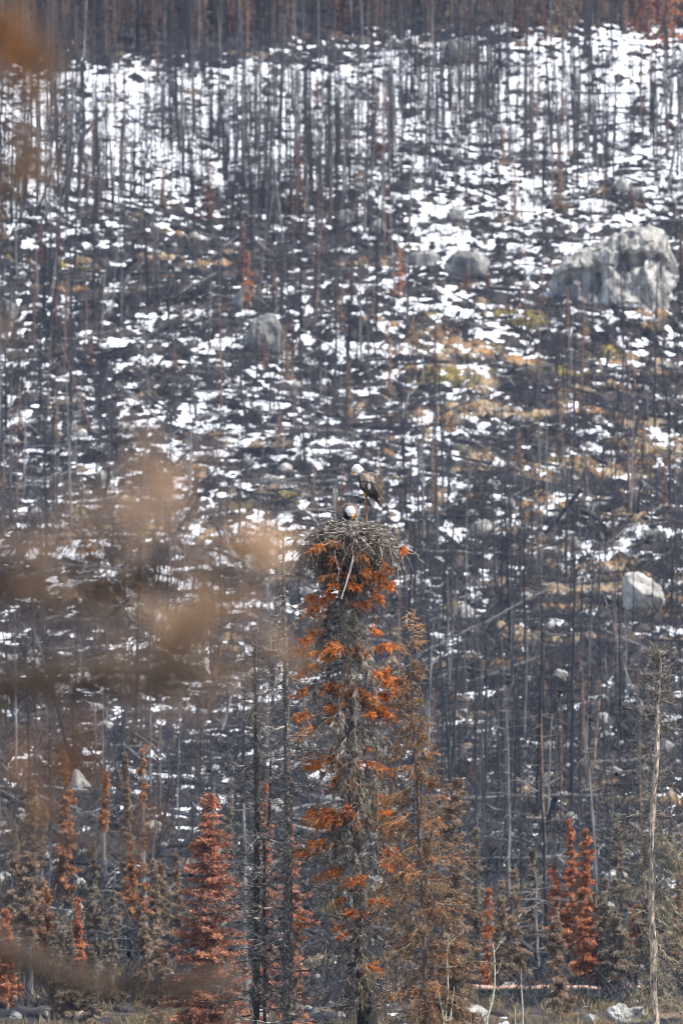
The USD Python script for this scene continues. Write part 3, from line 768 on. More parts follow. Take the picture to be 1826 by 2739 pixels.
# bare pale trunks standing among them
for k, (px, top, b, rpx, lx, look, lab) in enumerate([(1460, 1900, 2490, 4.5, -12, "brown_bark", "tall pinkish bare trunk left of the red pair"), (1362, 1900, 2430, 4.5, -6, "grey_bark", "tall grey bare trunk right of the brown larch"), (1596, 1930, 2420, 4.5, -26, "grey_bark", "grey bare trunk leaning left above the red pair"),
                                                     (1440, 2330, 2610, 3.5, -8, "grey_bark", "short pale trunk just left of the red pair"), (65, 2330, 2690, 5, 2, "grey_bark", "pale trunk at the lower left edge"), (300, 2300, 2700, 4.5, 4, "grey_bark", "pale trunk rising from the bottom left stones"), (655, 2150, 2739, 9, -2, "grey_bark", "soft grey trunk behind the darker dead tree"),
                                                     (975, 445, 620, 5, 0, "grey_bark", "pale broken trunk at the foot of the upper stand"), (1786, 250, 505, 4.5, 40, "grey_bark", "long pale trunk leaning right at the upper right"), (505, 1150, 1320, 4, 8, "grey_bark", "forked pale trunk on the left slope")]):
    p = on_ground(px, b)[0]; s = p[1] * .06 / 1826
    H = at(px, top, p[1])[2] - p[2]
    rg = np.random.default_rng(900 + k)
    q = np.linspace(0, 1, 9)
    P = p + np.stack([lx * s * q + rg.normal(0, .02, 9), rg.normal(0, .02, 9), q * H - (q == 0) * .4], 1)
    t = thing("dead_tree", lab, "dead tree", p)
    obj("trunk", tubes(P[None], rpx * s * (1 - .6 * q) + .005, 7), M[look], t, smooth=True)
    n = 34
    o, _ = sample_along(P[None], np.zeros(n, int), rg.uniform(.2, 1, n))
    a_ = rg.uniform(0, 6.28, n)
    obj("branch_stubs", tubes(grow(rg, o, np.stack([np.cos(a_), np.sin(a_), rg.uniform(-.3, .3, n)], 1), rg.uniform(.15, .8, n), 4, .2, .08), np.linspace(.018, .005, 4), 3), M[look], t)

# small red and brown spruces scattered up the slope
mini = []
for k, (look, W) in enumerate([("dull_red_crown", 1.1), ("dull_red_crown", 1.3), ("brown_crown", 1.2), ("red_crown", 1.3)]):
    tr, li, lf = conifer_parts(700 + k, 4.0, W, 90, 14, .17, gaps=.42)
    pth = f"/World/scorched_spruce_kind_{k:03d}"
    stage.CreateClassPrim(pth).SetTypeName("Xform")
    usdkit.mesh(stage, pth + "/trunk", tr, M["brown_bark"], smooth=True)
    tag(usdkit.mesh(stage, pth + "/limbs", li, M["reddish_twigs"]), kind="stuff")
    tag(usdkit.mesh(stage, pth + "/needles", lf, M[look]), kind="stuff")
    mini.append([("trunk", tr, "brown_bark"), ("limbs", li, "reddish_twigs"), ("needles", lf, look)])
SPOTS = [(110, 720, 135, 0, "rust spruce at the left edge below the snowy stand"), (1003, 430, 230, 1, "tallest rust spruce in the middle of the snowy stand"), (848, 290, 95, 0, "rust spruce high in the stand left of the tallest"), (795, 240, 55, 0, "small rust spruce at the top of the snowy stand"),
         (1058, 340, 60, 0, "small dark-red spruce right of the tallest in the stand"), (1250, 555, 55, 0, "rust sapling at the upper rim of the open snowfield"), (1685, 560, 60, 0, "rust sapling just above the huge boulder"), (1245, 780, 65, 0, "rust sapling in front of the streaked boulder"), (1303, 790, 75, 0, "rust sapling in the snow right of the streaked boulder"),
         (1340, 600, 70, 0, "dark-red spruce on the snow left of the huge boulder"), (707, 985, 110, 0, "rust spruce standing before the pale rounded boulder"), (558, 600, 190, 0, "rust spruce at the lower left part of the stand"), (793, 570, 210, 1, "dull rust spruce near the stand's foot"), (670, 560, 110, 0, "thin rust spruce left of the stand's middle"),
         (795, 640, 40, 0, "tiny rust sapling under the stand"), (1185, 885, 50, 0, "tiny rust sapling on the snow below the streaked boulder"), (1080, 730, 90, 2, "brown spruce left of the streaked boulder"), (230, 520, 120, 0, "dark-red spruce in the left of the snowy stand"), (435, 560, 130, 2, "brown spruce in the left of the snowy stand"), (1345, 450, 120, 2, "brown spruce in the right of the snowy stand"),
         (1440, 280, 60, 0, "small rust spruce at the upper right of the stand"), (915, 900, 130, 2, "brown spruce on the middle slope"), (1000, 870, 100, 2, "second brown spruce on the middle slope right of the first"), (900, 860, 110, 1, "rust-brown spruce on the middle slope above the nest"),
         (530, 2100, 90, 0, "small rust spruce above the large salmon one"), (1255, 2110, 60, 0, "small rust-tipped spruce on the lower right slope"), (1130, 2000, 80, 3, "rust spruce partly hidden by the brown larch")]
for px, b, hpx, kd, lab in SPOTS:
    p = on_ground(px, b)[0]; s = p[1] * .06 / 1826
    sc_ = hpx * s / 4.0
    instance("scorched_spruce", f"/World/scorched_spruce_kind_{kd:03d}", p, (px * 37) % 360, (max(sc_, .45) * 1.15, max(sc_, .45) * 1.15, sc_), lab, "spruce", None)
nr = 330
rp = np.stack([rng.uniform(-30, 30, nr), rng.uniform(688, 760, nr)], 1)
rp = np.column_stack([rp, smooth_z(rp[:, 0], rp[:, 1]) - .3])
rs = rng.uniform(1.0, 2.1, nr)
instancer("scorched_forest", mini, rng.choice(4, nr, p=[.34, .16, .48, .02]), rp, rng.uniform(0, 360, nr), np.stack([rs * .8, rs * .8, rs], 1), rng.normal(0, 1.5, (nr, 2)), "reddish-brown scorched spruces along the dark forest at the top", "forest")
nr = 46
q = on_ground(rng.uniform(0, 1826, nr), rng.uniform(220, 1500, nr))
q[:, 2] = gz_at(q[:, 0], q[:, 1])
rs = rng.uniform(.3, .8, nr)
instancer("scorched_saplings", mini, rng.choice(4, nr, p=[.4, .1, .45, .05]), q, rng.uniform(0, 360, nr), np.stack([rs, rs, rs * 1.2], 1), rng.normal(0, 2, (nr, 2)), "scattered little reddish saplings on the burnt slope", "saplings")

# dry grass tufts on the valley floor
rg = np.random.default_rng(41)
tuft = []
for k in range(3):
    n = 26
    o = np.column_stack([rg.normal(0, .12, (n, 2)), np.zeros(n)])
    tuft.append([("blades", blades(rg, o, np.column_stack([rg.normal(0, .45, (n, 2)), np.ones(n)]), rg.uniform(.15, .38, n), .012), "dry_grass")])
nt = 1500
tp = np.column_stack([rg.uniform(-11, 11, nt), rg.uniform(270, 335, nt)])
kp = fbm(np.column_stack([tp / 4, 0 * tp[:, 0]]), 3, 88) > .47
tp = tp[kp]
tp = np.column_stack([tp, gz_at(tp[:, 0], tp[:, 1])])
instancer("dry_grass", tuft, rg.integers(0, 3, len(tp)), tp, rg.uniform(0, 360, len(tp)), np.repeat(rg.uniform(.7, 1.6, (len(tp), 1)), 3, 1), np.zeros((len(tp), 2)), "tan dry grass on the valley floor", "grass")

# the long peeled log at the bottom right, and leaning poles
a, b = on_ground(1262, 2662)[0], on_ground(1745, 2652)[0]
b[1] = a[1] + 1.0; b[0] = at(1745, 2652, b[1])[0]; a[1] -= 3.0; b[1] -= 3.0; a[0] = at(1262, 2650, a[1])[0]; b[0] = at(1745, 2648, b[1])[0]; a[2] = at(1262, 2650, a[1])[2]; b[2] = at(1745, 2648, b[1])[2]
t = thing("fallen_log", "long fallen trunk with peeled pinkish top and charred underside at bottom right", "fallen log", a)
q = np.linspace(0, 1, 14)[:, None]
P = a + (b - a) * q + np.random.default_rng(4).normal(0, .012, (14, 3))
obj("trunk", tubes(P[None], np.linspace(.11, .08, 14), 9), M["charcoal_bark"], t, smooth=True)
obj("peeled_wood", tubes((P + [0, -.03, .055])[None], np.linspace(.075, .055, 14), 9), M["peeled_log"], t, smooth=True)
rg = np.random.default_rng(44)
for (x0, y0, x1, y1, r, lab) in [(1246, 2545, 1362, 2432, 4, "pale pole leaning up to the right beside the brown larch"), (1320, 2570, 1350, 2500, 3, "short grey pole propped near the leaning pole"), (1060, 1780, 1470, 1575, 4, "long pale fallen trunk slanting over the slope right of the nest"), (290, 1620, 440, 1555, 3, "pale tan fallen trunk on the left slope"), (1270, 2290, 1300, 2350, 3, "grey stub leaning beside the larch"), (330, 1240, 240, 1335, 4, "pale grey trunk leaning on the left slope"), (985, 2120, 1070, 2050, 3, "grey pole leaning behind the nest tree"), (1690, 2260, 1735, 2310, 5, "grey leaning trunk behind the lone snag")]:
    A = on_ground(x0, max(y0, y1))[0]
    Yd = A[1]
    A, Bp = at(x0, y0, Yd), at(x1, y1, Yd + .8)
    s = Yd * .06 / 1826
    q = np.linspace(0, 1, 8)[:, None]
    t = thing("leaning_log", lab, "log", A)
    P = A + (Bp - A) * q + rg.normal(0, .02, (8, 3))
    obj("trunk", tubes(P[None], np.linspace(r * s, r * s * .6, 8), 7), M["grey_bark"], t, smooth=True)
    o, _ = sample_along(P[None], np.zeros(8, int), rg.uniform(.2, 1, 8))
    obj("branch_stubs", tubes(grow(rg, o, rg.normal(0, 1, (8, 3)), rg.uniform(.15, .5, 8), 3, .2), np.linspace(.016, .005, 3), 3), M["grey_bark"], t)

# ------------------------------------------------------------------ focus plane: dead trees
PX = 190 * .06 / 1826       # metres per photo pixel at the nest


def line_at(pts, Y, K, ground=True):
    """pts: (px, py, radius px) from top to bottom; goes on down to the ground."""
    pts = np.array(pts, float)
    w = at(pts[:, 0], pts[:, 1], Y)
    r = pts[:, 2] * PX
    if ground:
        gzv = float(smooth_z(np.array([w[-1, 0]]), np.array([float(Y)]))[0]) - .5
        w = np.vstack([w, [w[-1, 0] + .02, w[-1, 1], gzv]]); r = np.append(r, r[-1] * 1.25)
    q = interp_path(np.column_stack([w, r]), K)
    return q[:, :3], q[:, 3]


def bark_tube(P, R, S, seed, amp=.18):
    """Trunk with a lumpy, flaking outline."""
    V, F = tubes(P[None], R, S)
    K = len(P)
    Vr = V.reshape(K, S, 3)
    n = fbm(Vr.reshape(-1, 3) * [30, 30, 12], 3, seed).reshape(K, S, 1) - .5
    Vr = P[:, None] + (Vr - P[:, None]) * (1 + n * amp * 4)
    return Vr.reshape(-1, 3), F


def branch_mesh(rg, o, d, L, r0, twigs, tw_len, sub, curl=.16, grav=.05, up=.25, K=8, tw_grav=.0, tw_up=.3):
    """One limb with side twigs and sub-twigs."""
    B = grow(rg, o[None], d[None], [L], K, curl, grav, up)
    parts = [tubes(B, np.linspace(r0, r0 * .3, K), 4)]
    if twigs:
        i = np.zeros(twigs, int)
        o2, t2 = sample_along(B, i, rg.uniform(.15, 1, twigs))
        T = grow(rg, o2, t2 * .9 + rg.normal(0, .65, t2.shape), tw_len * rg.uniform(.3, 1.2, twigs), 5, .2, tw_grav, tw_up)
        parts.append(tubes(T, np.linspace(r0 * .42, r0 * .2, 5), 3))
        if sub:
            n = twigs * sub
            i = rg.integers(0, twigs, n)
            o3, t3 = sample_along(T, i, rg.uniform(.2, 1, n))
            S_ = grow(rg, o3, t3 * .7 + rg.normal(0, .6, t3.shape), tw_len * .4 * rg.uniform(.3, 1.1, n), 3, .2, tw_grav, tw_up)
            parts.append(tubes(S_, np.linspace(r0 * .25, r0 * .14, 3), 3))
    return cat_mesh(parts)


def dead_tree(name, label, pts, Y, seed, bark, twig, nbr, len_top, len_low, py0, py1, twigs, sub, r_b=.011, K=60, S=12, droop=.12, left=None, right=None):
    rg = np.random.default_rng(seed)
    P, R = line_at(pts, Y, K)
    t = thing(name, label, "dead tree", P[-1])
    obj("trunk", bark_tube(P, R, S, seed), M[bark], t, smooth=True)
    z0, z1 = at(0, py0, Y)[2], at(0, py1, Y)[2]
    for k in range(nbr):
        f = (k + rg.uniform(0, .9)) / nbr
        z = z0 + (z1 - z0) * f
        j = int(np.argmin(np.abs(P[:, 2] - z)))
        az = rg.uniform(0, 2 * math.pi)
        if rg.uniform() < .55:
            az = rg.choice([0, math.pi]) + rg.normal(0, .45)
        L = (len_top + (len_low - len_top) * f ** .8) * rg.uniform(.45, 1.15)
        if rg.uniform() < .18:
            L *= .3
        if math.cos(az) > 0 and right:
            L *= right
        if math.cos(az) < 0 and left:
            L *= left
        d = np.array([math.cos(az), math.sin(az), rg.uniform(-.25, .2) - droop])
        o = np.array([P[j, 0], P[j, 1], z])
        obj("branch", branch_mesh(rg, o, d, L, r_b * (.55 + .55 * min(1, L)), int(twigs * L + 4), .24 + .14 * L, sub), M[twig], t)
    return t


dead_tree("dead_tree", "tall bare dead tree with flaky bark just left of the nest tree", [(757, 1425, 2), (758, 1520, 3.5), (759, 1620, 5), (765, 1800, 7), (767, 2000, 9), (770, 2217, 11.5), (770, 2500, 13), (769, 2739, 13.5)], 189.2, 11, "flaky_bark", "dark_twig", 100, .5, 1.15, 1440, 2735, 15, 3, r_b=.016, left=.9)
dead_tree("dead_tree", "darker and shorter bare dead tree, leftmost of the pair", [(680, 1690, 1.5), (681, 1780, 3), (683, 1900, 4.5), (686, 2100, 6.5), (687, 2250, 8), (685, 2500, 9.5), (685, 2739, 10)], 189.7, 12, "dark_bark", "dark_twig", 88, .38, 1.2, 1705, 2735, 15, 3, r_b=.016, right=.8)
dead_tree("dead_sapling", "thin crooked dead sapling between the two bare dead trees", [(724, 2010, 1), (723, 2090, 2.5), (720, 2180, 4), (706, 2260, 4.5), (705, 2400, 5), (708, 2560, 5), (708, 2739, 5)], 190.4, 13, "dark_bark", "dark_twig", 30, .25, .6, 2020, 2700, 14, 3, r_b=.012, S=8)

# lone snag at right
t = dead_tree("snag", "lone dead snag with peeling pale bark and lichen near the right edge", [(1765, 1738, 2.2), (1766, 1790, 3.5), (1757, 1880, 5.2), (1757, 1950, 6.5), (1754, 2050, 6.6), (1745, 2170, 8.6), (1741, 2260, 7.8), (1744, 2360, 9.2), (1741, 2440, 8.4), (1748, 2560, 10.5), (1747, 2640, 9), (1753, 2739, 11)], 189, 14, "snag_bark", "grey_twig", 74, .22, .7, 1745, 2300, 15, 3, r_b=.011)
rg = np.random.default_rng(15)
Ps, Rs = line_at([(1765, 1738, 2.5), (1755, 2000, 7.5), (1742, 2300, 9), (1743, 2440, 9), (1753, 2739, 11)], 189, 40)
for k in range(46):
    z = at(0, 2180 + 560 * (k + rg.uniform()) / 46, 189)[2]
    j = int(np.argmin(np.abs(Ps[:, 2] - z)))
    az = rg.choice([0, 0, math.pi]) + rg.normal(0, .8)
    L = rg.uniform(.35, .75) * (1.25 if math.cos(az) > 0 else .8)
    obj("lichen_branch", branch_mesh(rg, np.array([Ps[j, 0], 189, z]), np.array([math.cos(az), math.sin(az), -.2]), L, .009, 18, .3, 4, grav=.14, up=.0, tw_grav=.18, tw_up=0), M["lichen_twig"], t)
for k in range(95):  # the twiggy tuft at its top
    z = at(0, 1738 + 230 * rg.uniform() ** 1.5, 189)[2]
    az = rg.uniform(0, 6.28)
    j = int(np.argmin(np.abs(Ps[:, 2] - z)))
    obj("top_twig", branch_mesh(rg, np.array([Ps[j, 0], 189, z]), np.array([math.cos(az), math.sin(az), .25]), rg.uniform(.12, .30), .009, 7, .15, 2, grav=.0, up=.3, K=5), M["grey_twig"], t)

# ------------------------------------------------------------------ brown larch right of the nest tree
rg = np.random.default_rng(21)
LP = [(1108, 1632, 1.2), (1105, 1700, 2), (1098, 1787, 2.6), (1103, 1900, 3.2), (1109, 2002, 3.6), (1118, 2136, 4.4), (1120, 2239, 4.8), (1129, 2418, 5.5), (1136, 2596, 6), (1142, 2739, 6.5)]
YL = 188.4
P, R = line_at(LP, YL, 60)
t = thing("brown_larch", "slender conifer covered in brown and orange dead needles right of the nest tree", "conifer", P[-1])
obj("trunk", bark_tube(P, R, 9, 3), M["brown_bark"], t, smooth=True)


def needled_limb(rg, o, d, L, r0, ntw, tw_len, per_tw, nl_len, nl_w, grav=.06, up=.05, tw_grav=.22):
    B = grow(rg, o[None], d[None], [L], 7, .13, grav, up)
    i = np.zeros(ntw, int)
    o2, t2 = sample_along(B, i, rg.uniform(.12, 1, ntw))
    T = grow(rg, o2, t2 * .8 + rg.normal(0, .6, t2.shape), tw_len * rg.uniform(.35, 1.2, ntw), 5, .16, tw_grav)
    wood = cat_mesh([tubes(B, np.linspace(r0, r0 * .35, 7), 4), tubes(T, np.linspace(r0 * .4, r0 * .2, 5), 3)])
    n = ntw * per_tw
    i = rg.integers(0, ntw, n)
    q, tt = sample_along(T, i, rg.uniform(.05, 1, n))
    lf = blades(rg, q, tt * .8 + rg.normal(0, .55, tt.shape) + [0, 0, -.35], nl_len * rg.uniform(.6, 1.3, n), nl_w)
    return wood, lf


def half_width(py, side):
    r_ = np.interp(py, [1635, 1700, 1800, 1900, 2000, 2100, 2250, 2400, 2480, 2739], [18, 34, 42, 52, 62, 85, 100, 120, 110, 100])
    l_ = np.interp(py, [1635, 1700, 1800, 1900, 2000, 2100, 2250, 2400, 2600, 2739], [18, 36, 50, 75, 95, 105, 130, 150, 150, 140])
    return r_ if side > 0 else l_


nlb = 215
for k in range(nlb):
    f = (k + rg.uniform()) / nlb
    py = 1640 + 1095 * f ** .92
    z = at(0, py, YL)[2]; j = int(np.argmin(np.abs(P[:, 2] - z)))
    az = rg.uniform(0, 2 * math.pi)
    cx = math.cos(az)
    L = half_width(py, cx) * PX * rg.uniform(.6, 1.2)
    bald = py < 1760
    wood, lf = needled_limb(rg, np.array([P[j, 0], P[j, 1], z]), np.array([cx, math.sin(az), .28 if bald else -.1]), L, .0065, int(7 + 16 * L), .10 + .18 * L, 10 if bald else 32, .034, .0048, up=.25 if bald else .05, tw_grav=.05 if bald else .2)
    br = obj("branch", wood, M["dark_twig"] if not bald else M["tan_needles"], t)
    obj("needles", lf, M["brown_needles"] if rg.uniform() > .2 else M["orange_needles"], br)
# two long arms to the right
for (py, L, droop) in [(2415, 1.18, -.02), (2595, 1.15, .0), (2680, .8, -.05)]:
    z = at(0, py, YL)[2]; j = int(np.argmin(np.abs(P[:, 2] - z)))
    wood, lf = needled_limb(rg, np.array([P[j, 0], P[j, 1], z]), np.array([1, -.25, droop]), L, .012, 40, .22, 44, .035, .005, grav=.005, up=.0)
    br = obj("branch", wood, M["dark_twig"], t)
    obj("needles", lf, M["brown_needles"], br)

# ------------------------------------------------------------------ the nest tree
rg = np.random.default_rng(31)
YN = 190.0
NP = [(915, 1480, 9), (915, 1560, 10), (916, 1640, 11), (921, 1700, 12), (930, 1800, 13), (939, 1900, 15), (944, 2000, 16), (952, 2110, 16), (959, 2217, 17), (964, 2350, 18), (970, 2500, 21), (977, 2650, 25), (981, 2739, 27)]
P, R = line_at(NP, YN, 90)
t = nest_tree = thing("nest_tree", "broken-topped dead spruce with rust needle tufts carrying the eagle nest", "dead tree", P[-1])
zc = at(0, 2440, YN)[2]
up_ = P[:, 2] >= zc - .08; dn_ = P[:, 2] <= zc + .08
obj("trunk", bark_tube(P[up_], R[up_], 14, 5, .14), M["nest_trunk"], t, smooth=True)
obj("scorched_trunk", bark_tube(P[dn_], R[dn_] * 1.04, 14, 6, .14), M["scorched_trunk"], t, smooth=True)
# scorched strip down the left of the upper trunk
Pk = (at(0, 2440, YN)[2] < P[:, 2]) & (P[:, 2] < at(0, 1900, YN)[2])
obj("scorched_strip", bark_tube(P[Pk] + [-.085, .03, 0], R[Pk] * .5, 10, 7, .2), M["scorched_trunk"], t, smooth=True)


def skirt(py):
    """Half width in pixels of the drooping twigs."""
    return np.interp(py, [1480, 1560, 1640, 1700, 1760, 1850, 1950, 2050, 2150, 2250, 2400, 2500, 2739], [80, 95, 80, 95, 110, 120, 115, 100, 115, 110, 100, 85, 80])


def drooping_limb(rg, z, az, L, twig_look, twigs, j, droop=.45):
    o = np.array([P[j, 0] + math.cos(az) * R[j] * .7, P[j, 1] + math.sin(az) * R[j] * .7, z])
    d = np.array([math.cos(az), math.sin(az), .12 - .2 * rg.uniform()])
    m = branch_mesh(rg, o, d, L, .009 + .004 * L, int(twigs * 1.25), .32, 2, curl=.14, grav=droop * .42, up=.0, K=9, tw_grav=.42, tw_up=0)
    obj("branch", m, M[twig_look], t)


nb = 200
for k in range(nb):
    f = (k + rg.uniform()) / nb
    py = 1560 + 1130 * f
    z = at(0, py, YN)[2]; j = int(np.argmin(np.abs(P[:, 2] - z)))
    az = rg.uniform(0, 2 * math.pi)
    if rg.uniform() < .35:
        az = -math.pi / 2 + rg.normal(0, .9)
    L = skirt(py) * PX * rg.uniform(.6, 1.25) * 1.25
    dens_ = 1.0 if not (1960 < py < 2010 or 2230 < py) else .45
    if rg.uniform() > dens_:
        continue
    drooping_limb(rg, z, az, L, rg.choice(["grey_twig", "lichen_twig", "grey_twig", "dark_twig"]), int(17 + 14 * L), j, rg.uniform(.35, .75))
for k in range(34):      # bare crooked dark limbs of the lower trunk
    py = 2080 + 650 * (k + rg.uniform()) / 34
    z = at(0, py, YN)[2]; j = int(np.argmin(np.abs(P[:, 2] - z)))
    az = rg.choice([0, math.pi, math.pi]) + rg.normal(0, .6)
    L = rg.uniform(.5, 1.25)
    m = branch_mesh(rg, np.array([P[j, 0], P[j, 1], z]), np.array([math.cos(az), math.sin(az), rg.uniform(-.5, .1)]), L, .013, 12, .3, 3, curl=.2, grav=.1, up=.3, K=9)
    obj("branch", m, M["dark_twig"], t)


# rust needle tufts: each hangs on a limb of its own
def needle_spray(rg, px, py, w, parent, look="rust_needles", Y=None):
    z_c = at(px, py, YN)
    j = int(np.argmin(np.abs(P[:, 2] - z_c[2])))
    side = 1 if z_c[0] > P[j, 0] else -1
    Yc = YN - rg.uniform(.12, .42) if Y is None else Y
    hw = w * PX / 2
    c = at(px, py, Yc)
    a = c + [-side * hw, rg.uniform(0, .15), .05]
    ntw = int(9 + w * .30)
    B = grow(rg, a[None], np.array([[side, rg.uniform(-.35, .1), .05]]), [2 * hw], 7, .12, .07)
    root = np.array([P[j, 0], P[j, 1], z_c[2] + .15])
    lead = np.stack([root + (a - root) * s_ + [0, 0, .06 * math.sin(s_ * 3.1)] for s_ in np.linspace(0, 1, 6)])
    i = np.zeros(ntw, int)
    o2, t2 = sample_along(B, i, rg.uniform(0, 1, ntw))
    dd = t2 * rg.uniform(.3, 1.2, (ntw, 1)) + rg.normal(0, .55, t2.shape) * [1, 1, .55] + [0, 0, -.12]
    T = grow(rg, o2, dd, (.07 + hw * .55) * rg.uniform(.4, 1.2, ntw), 5, .12, .08)
    n3 = ntw * 3
    i3 = rg.integers(0, ntw, n3)
    o3, t3 = sample_along(T, i3, rg.uniform(.2, .95, n3))
    T3 = grow(rg, o3, t3 + rg.normal(0, .5, t3.shape), (.07 + hw * .30) * rg.uniform(.5, 1.2, n3), 5, .12, .1)
    wood = cat_mesh([tubes(lead[None], np.linspace(.009, .006, 6), 4), tubes(B, np.linspace(.006, .003, 7), 3), tubes(T, np.linspace(.004, .002, 5), 3)])
    br = obj("branch", wood, M["dark_twig"], parent)
    A = np.concatenate([T, T3]); n = len(A) * 30
    i = rg.integers(0, len(A), n)
    q, tt = sample_along(A, i, rg.uniform(.02, 1, n))
    lf = blades(rg, q, tt * 1.0 + rg.normal(0, .38, tt.shape), .026 * rg.uniform(.6, 1.3, n), .0036)
    obj("needle_tuft", lf, M[look], br)


SPR = [(855, 1465, 42), (893, 1455, 24), (898, 1506, 32), (885, 1542, 62), (925, 1540, 40), (959, 1488, 32), (964, 1532, 34), (982, 1552, 44), (1018, 1568, 54), (1028, 1519, 36), (1069, 1475, 22), (873, 1588, 62), (893, 1600, 34), (837, 1628, 50), (957, 1613, 40), (995, 1600, 46),
       (850, 1630, 44), (940, 1570, 44), (1010, 1540, 32), (840, 1600, 34), (810, 1747, 44), (841, 1752, 36), (837, 1787, 34), (904, 1738, 70), (957, 1747, 44), (1029, 1738, 54), (1015, 1798, 92), (1037, 1823, 66), (810, 1805, 30), (805, 1845, 38), (908, 1841, 92), (890, 1835, 60), (975, 1854, 84), (903, 1885, 50), (984, 1885, 60),
       (908, 1917, 44), (814, 1917, 36), (819, 1952, 50), (1024, 1930, 44), (886, 2024, 92), (944, 2046, 60), (832, 2064, 34), (1002, 2046, 54), (903, 2082, 40), (1015, 2131, 34), (890, 2167, 92), (832, 2171, 40), (1020, 2176, 44), (886, 2176, 60), (877, 2195, 100), (948, 2199, 60),
       (823, 2270, 96), (854, 2248, 44), (886, 2333, 80), (904, 2355, 104), (957, 2360, 64), (1046, 2275, 84), (1020, 2418, 34), (908, 2400, 40), (810, 2476, 34), (908, 2480, 30), (921, 2503, 30), (988, 2590, 38), (850, 1690, 34), (1000, 1690, 30)]
for k in range(26):      # smaller and thinner tufts in between
    py_ = rg.uniform(1560, 2450); w_ = skirt(py_)
    SPR.append((float(np.interp(py_, [p_[1] for p_ in NP], [p_[0] for p_ in NP]) + rg.uniform(-w_, w_)), py_, rg.uniform(14, 34)))
for k_, (px, py, w) in enumerate(SPR):
    needle_spray(rg, px, py, w * (.9 if py < 1620 else 1.0), t, look="orange_needles" if py < 1560 and k_ % 2 else "rust_needles", Y=YN - (.80 if py < 1500 else .62 if py < 1575 else rg.uniform(.25, .5)))
# broken top beside the nest and the slim side leader on which an eagle perches
Pt = interp_path(np.column_stack([at(np.array([901, 900, 899, 898, 897]), np.array([1470, 1400, 1370, 1340, 1318]), 190.1), np.array([9, 8.0, 7.6, 7.2, 6.6]) * PX]), 16)
bt = obj("broken_top", bark_tube(Pt[:, :3], Pt[:, 3], 10, 9, .15), M["broken_wood"], t, smooth=True)
spl = []
for k in range(9):
    a_ = k / 9 * 6.28
    o = Pt[-1, :3] + np.array([math.cos(a_), math.sin(a_), -.4]) * Pt[-1, 3] * .8
    L = rg.uniform(.03, .12)
    spl.append(tubes(np.stack([o - [0, 0, .04], o + [rg.normal(0, .008), 0, L]])[None], np.array([.011, .002]), 4))
obj("splinters", cat_mesh(spl), M["pale_wood"], bt)
for k in range(10):
    z = at(0, rg.uniform(1335, 1405), 190)[2]
    az = rg.choice([math.pi, math.pi, 0]) + rg.normal(0, .5)
    obj("branch", branch_mesh(rg, np.array([Pt[5, 0], 190.1, z]), np.array([math.cos(az), math.sin(az), rg.uniform(-.1, .5)]), rg.uniform(.08, .22), .007, 4, .09, 1, K=5), M["grey_twig"], t)
Pl = interp_path(np.column_stack([at(np.array([979, 979.5, 979, 979.5, 980, 977]), np.array([1320, 1345, 1365, 1385, 1410, 1470]), 190.0), np.array([2.4, 3.0, 3.0, 3.2, 3.6, 4.5]) * PX]), 26)
obj("side_leader", bark_tube(Pl[:, :3], Pl[:, 3], 9, 12, .2), M["post_wood"], t, smooth=True)
for (py, dx, dz, L) in [(1341, 1, .1, .14), (1356, 1, .3, .19), (1388, 1, .05, .1), (1390, 1, .25, .14), (1392, -1, .3, .07), (1337, 1, -.3, .1)]:
    z = at(0, py, 190)[2]
    obj("branch", branch_mesh(rg, np.array([Pl[8, 0], 190, z]), np.array([dx, -.1, dz]), L, .006, 2, .06, 1, K=5), M["dark_twig"], t)

# ------------------------------------------------------------------ the nest
rg = np.random.default_rng(51)
NC = at(932, 1453, YN)                      # centre of the nest's rim plane
nest = thing("eagle_nest", "large stick nest built into the broken top of the nest tree", "nest", NC + [0, 0, -.6])
ic = trimesh.creation.icosphere(4)
v = np.array(ic.vertices)
v = v * [.63, .58, .44]
low_ = np.clip(-v[:, 2] / .40, 0, 1)
v[:, :2] *= (1 - .52 * low_ ** 1.5)[:, None]
v[:, 2] = np.where(v[:, 2] > 0, v[:, 2] * .62, v[:, 2] * 2.3)
v *= (1 + (fbm(v * 5 + 3, 4, 77) - .5) * .55)[:, None]
v[:, 2] += .05
obj("core", (v + NC, np.array(ic.faces)), M["nest_core"], nest)


def umbrella(rg, n, th0, L, K, jitter):
    """Sticks laid over a lumpy dome: from the crown outwards, over the side and down, each wandering its own way."""
    az = rg.uniform(0, 2 * math.pi, n)
    az = np.where(rg.uniform(0, 1, n) < .55, rg.uniform(math.pi, 2 * math.pi, n), az)
    ax_, bz = rg.uniform(.56, .78, n), rg.uniform(.29, .41, n)
    th = th0.copy(); ds = L / (K - 1); head = rg.normal(0, jitter, n)
    out = np.zeros((n, K, 3)); hang = np.zeros(n)
    for k in range(K):
        c_ = np.minimum(th, 1.62)
        r = ax_ * np.sin(c_) ** .85
        z = bz * np.cos(c_) - hang
        out[:, k] = np.stack([np.cos(az) * r, np.sin(az) * r * .92, z], -1)
        over = th > 1.6
        hang = hang + np.where(over, ds * np.cos(head * .5) * 1.0, 0)
        ax_ = np.where(over, ax_ - .12 * ds, ax_)
        th = th + np.where(over, 0, ds * np.cos(head) / .62)
        az = az + ds * np.sin(head) / np.maximum(r, .2)
        head = head + rg.normal(0, .26, n)
    out += np.cumsum(rg.normal(0, .018, out.shape), axis=1)
    out[:, :, 2] += rg.normal(0, .035, n)[:, None]
    return out + NC + [0, 0, -.03]


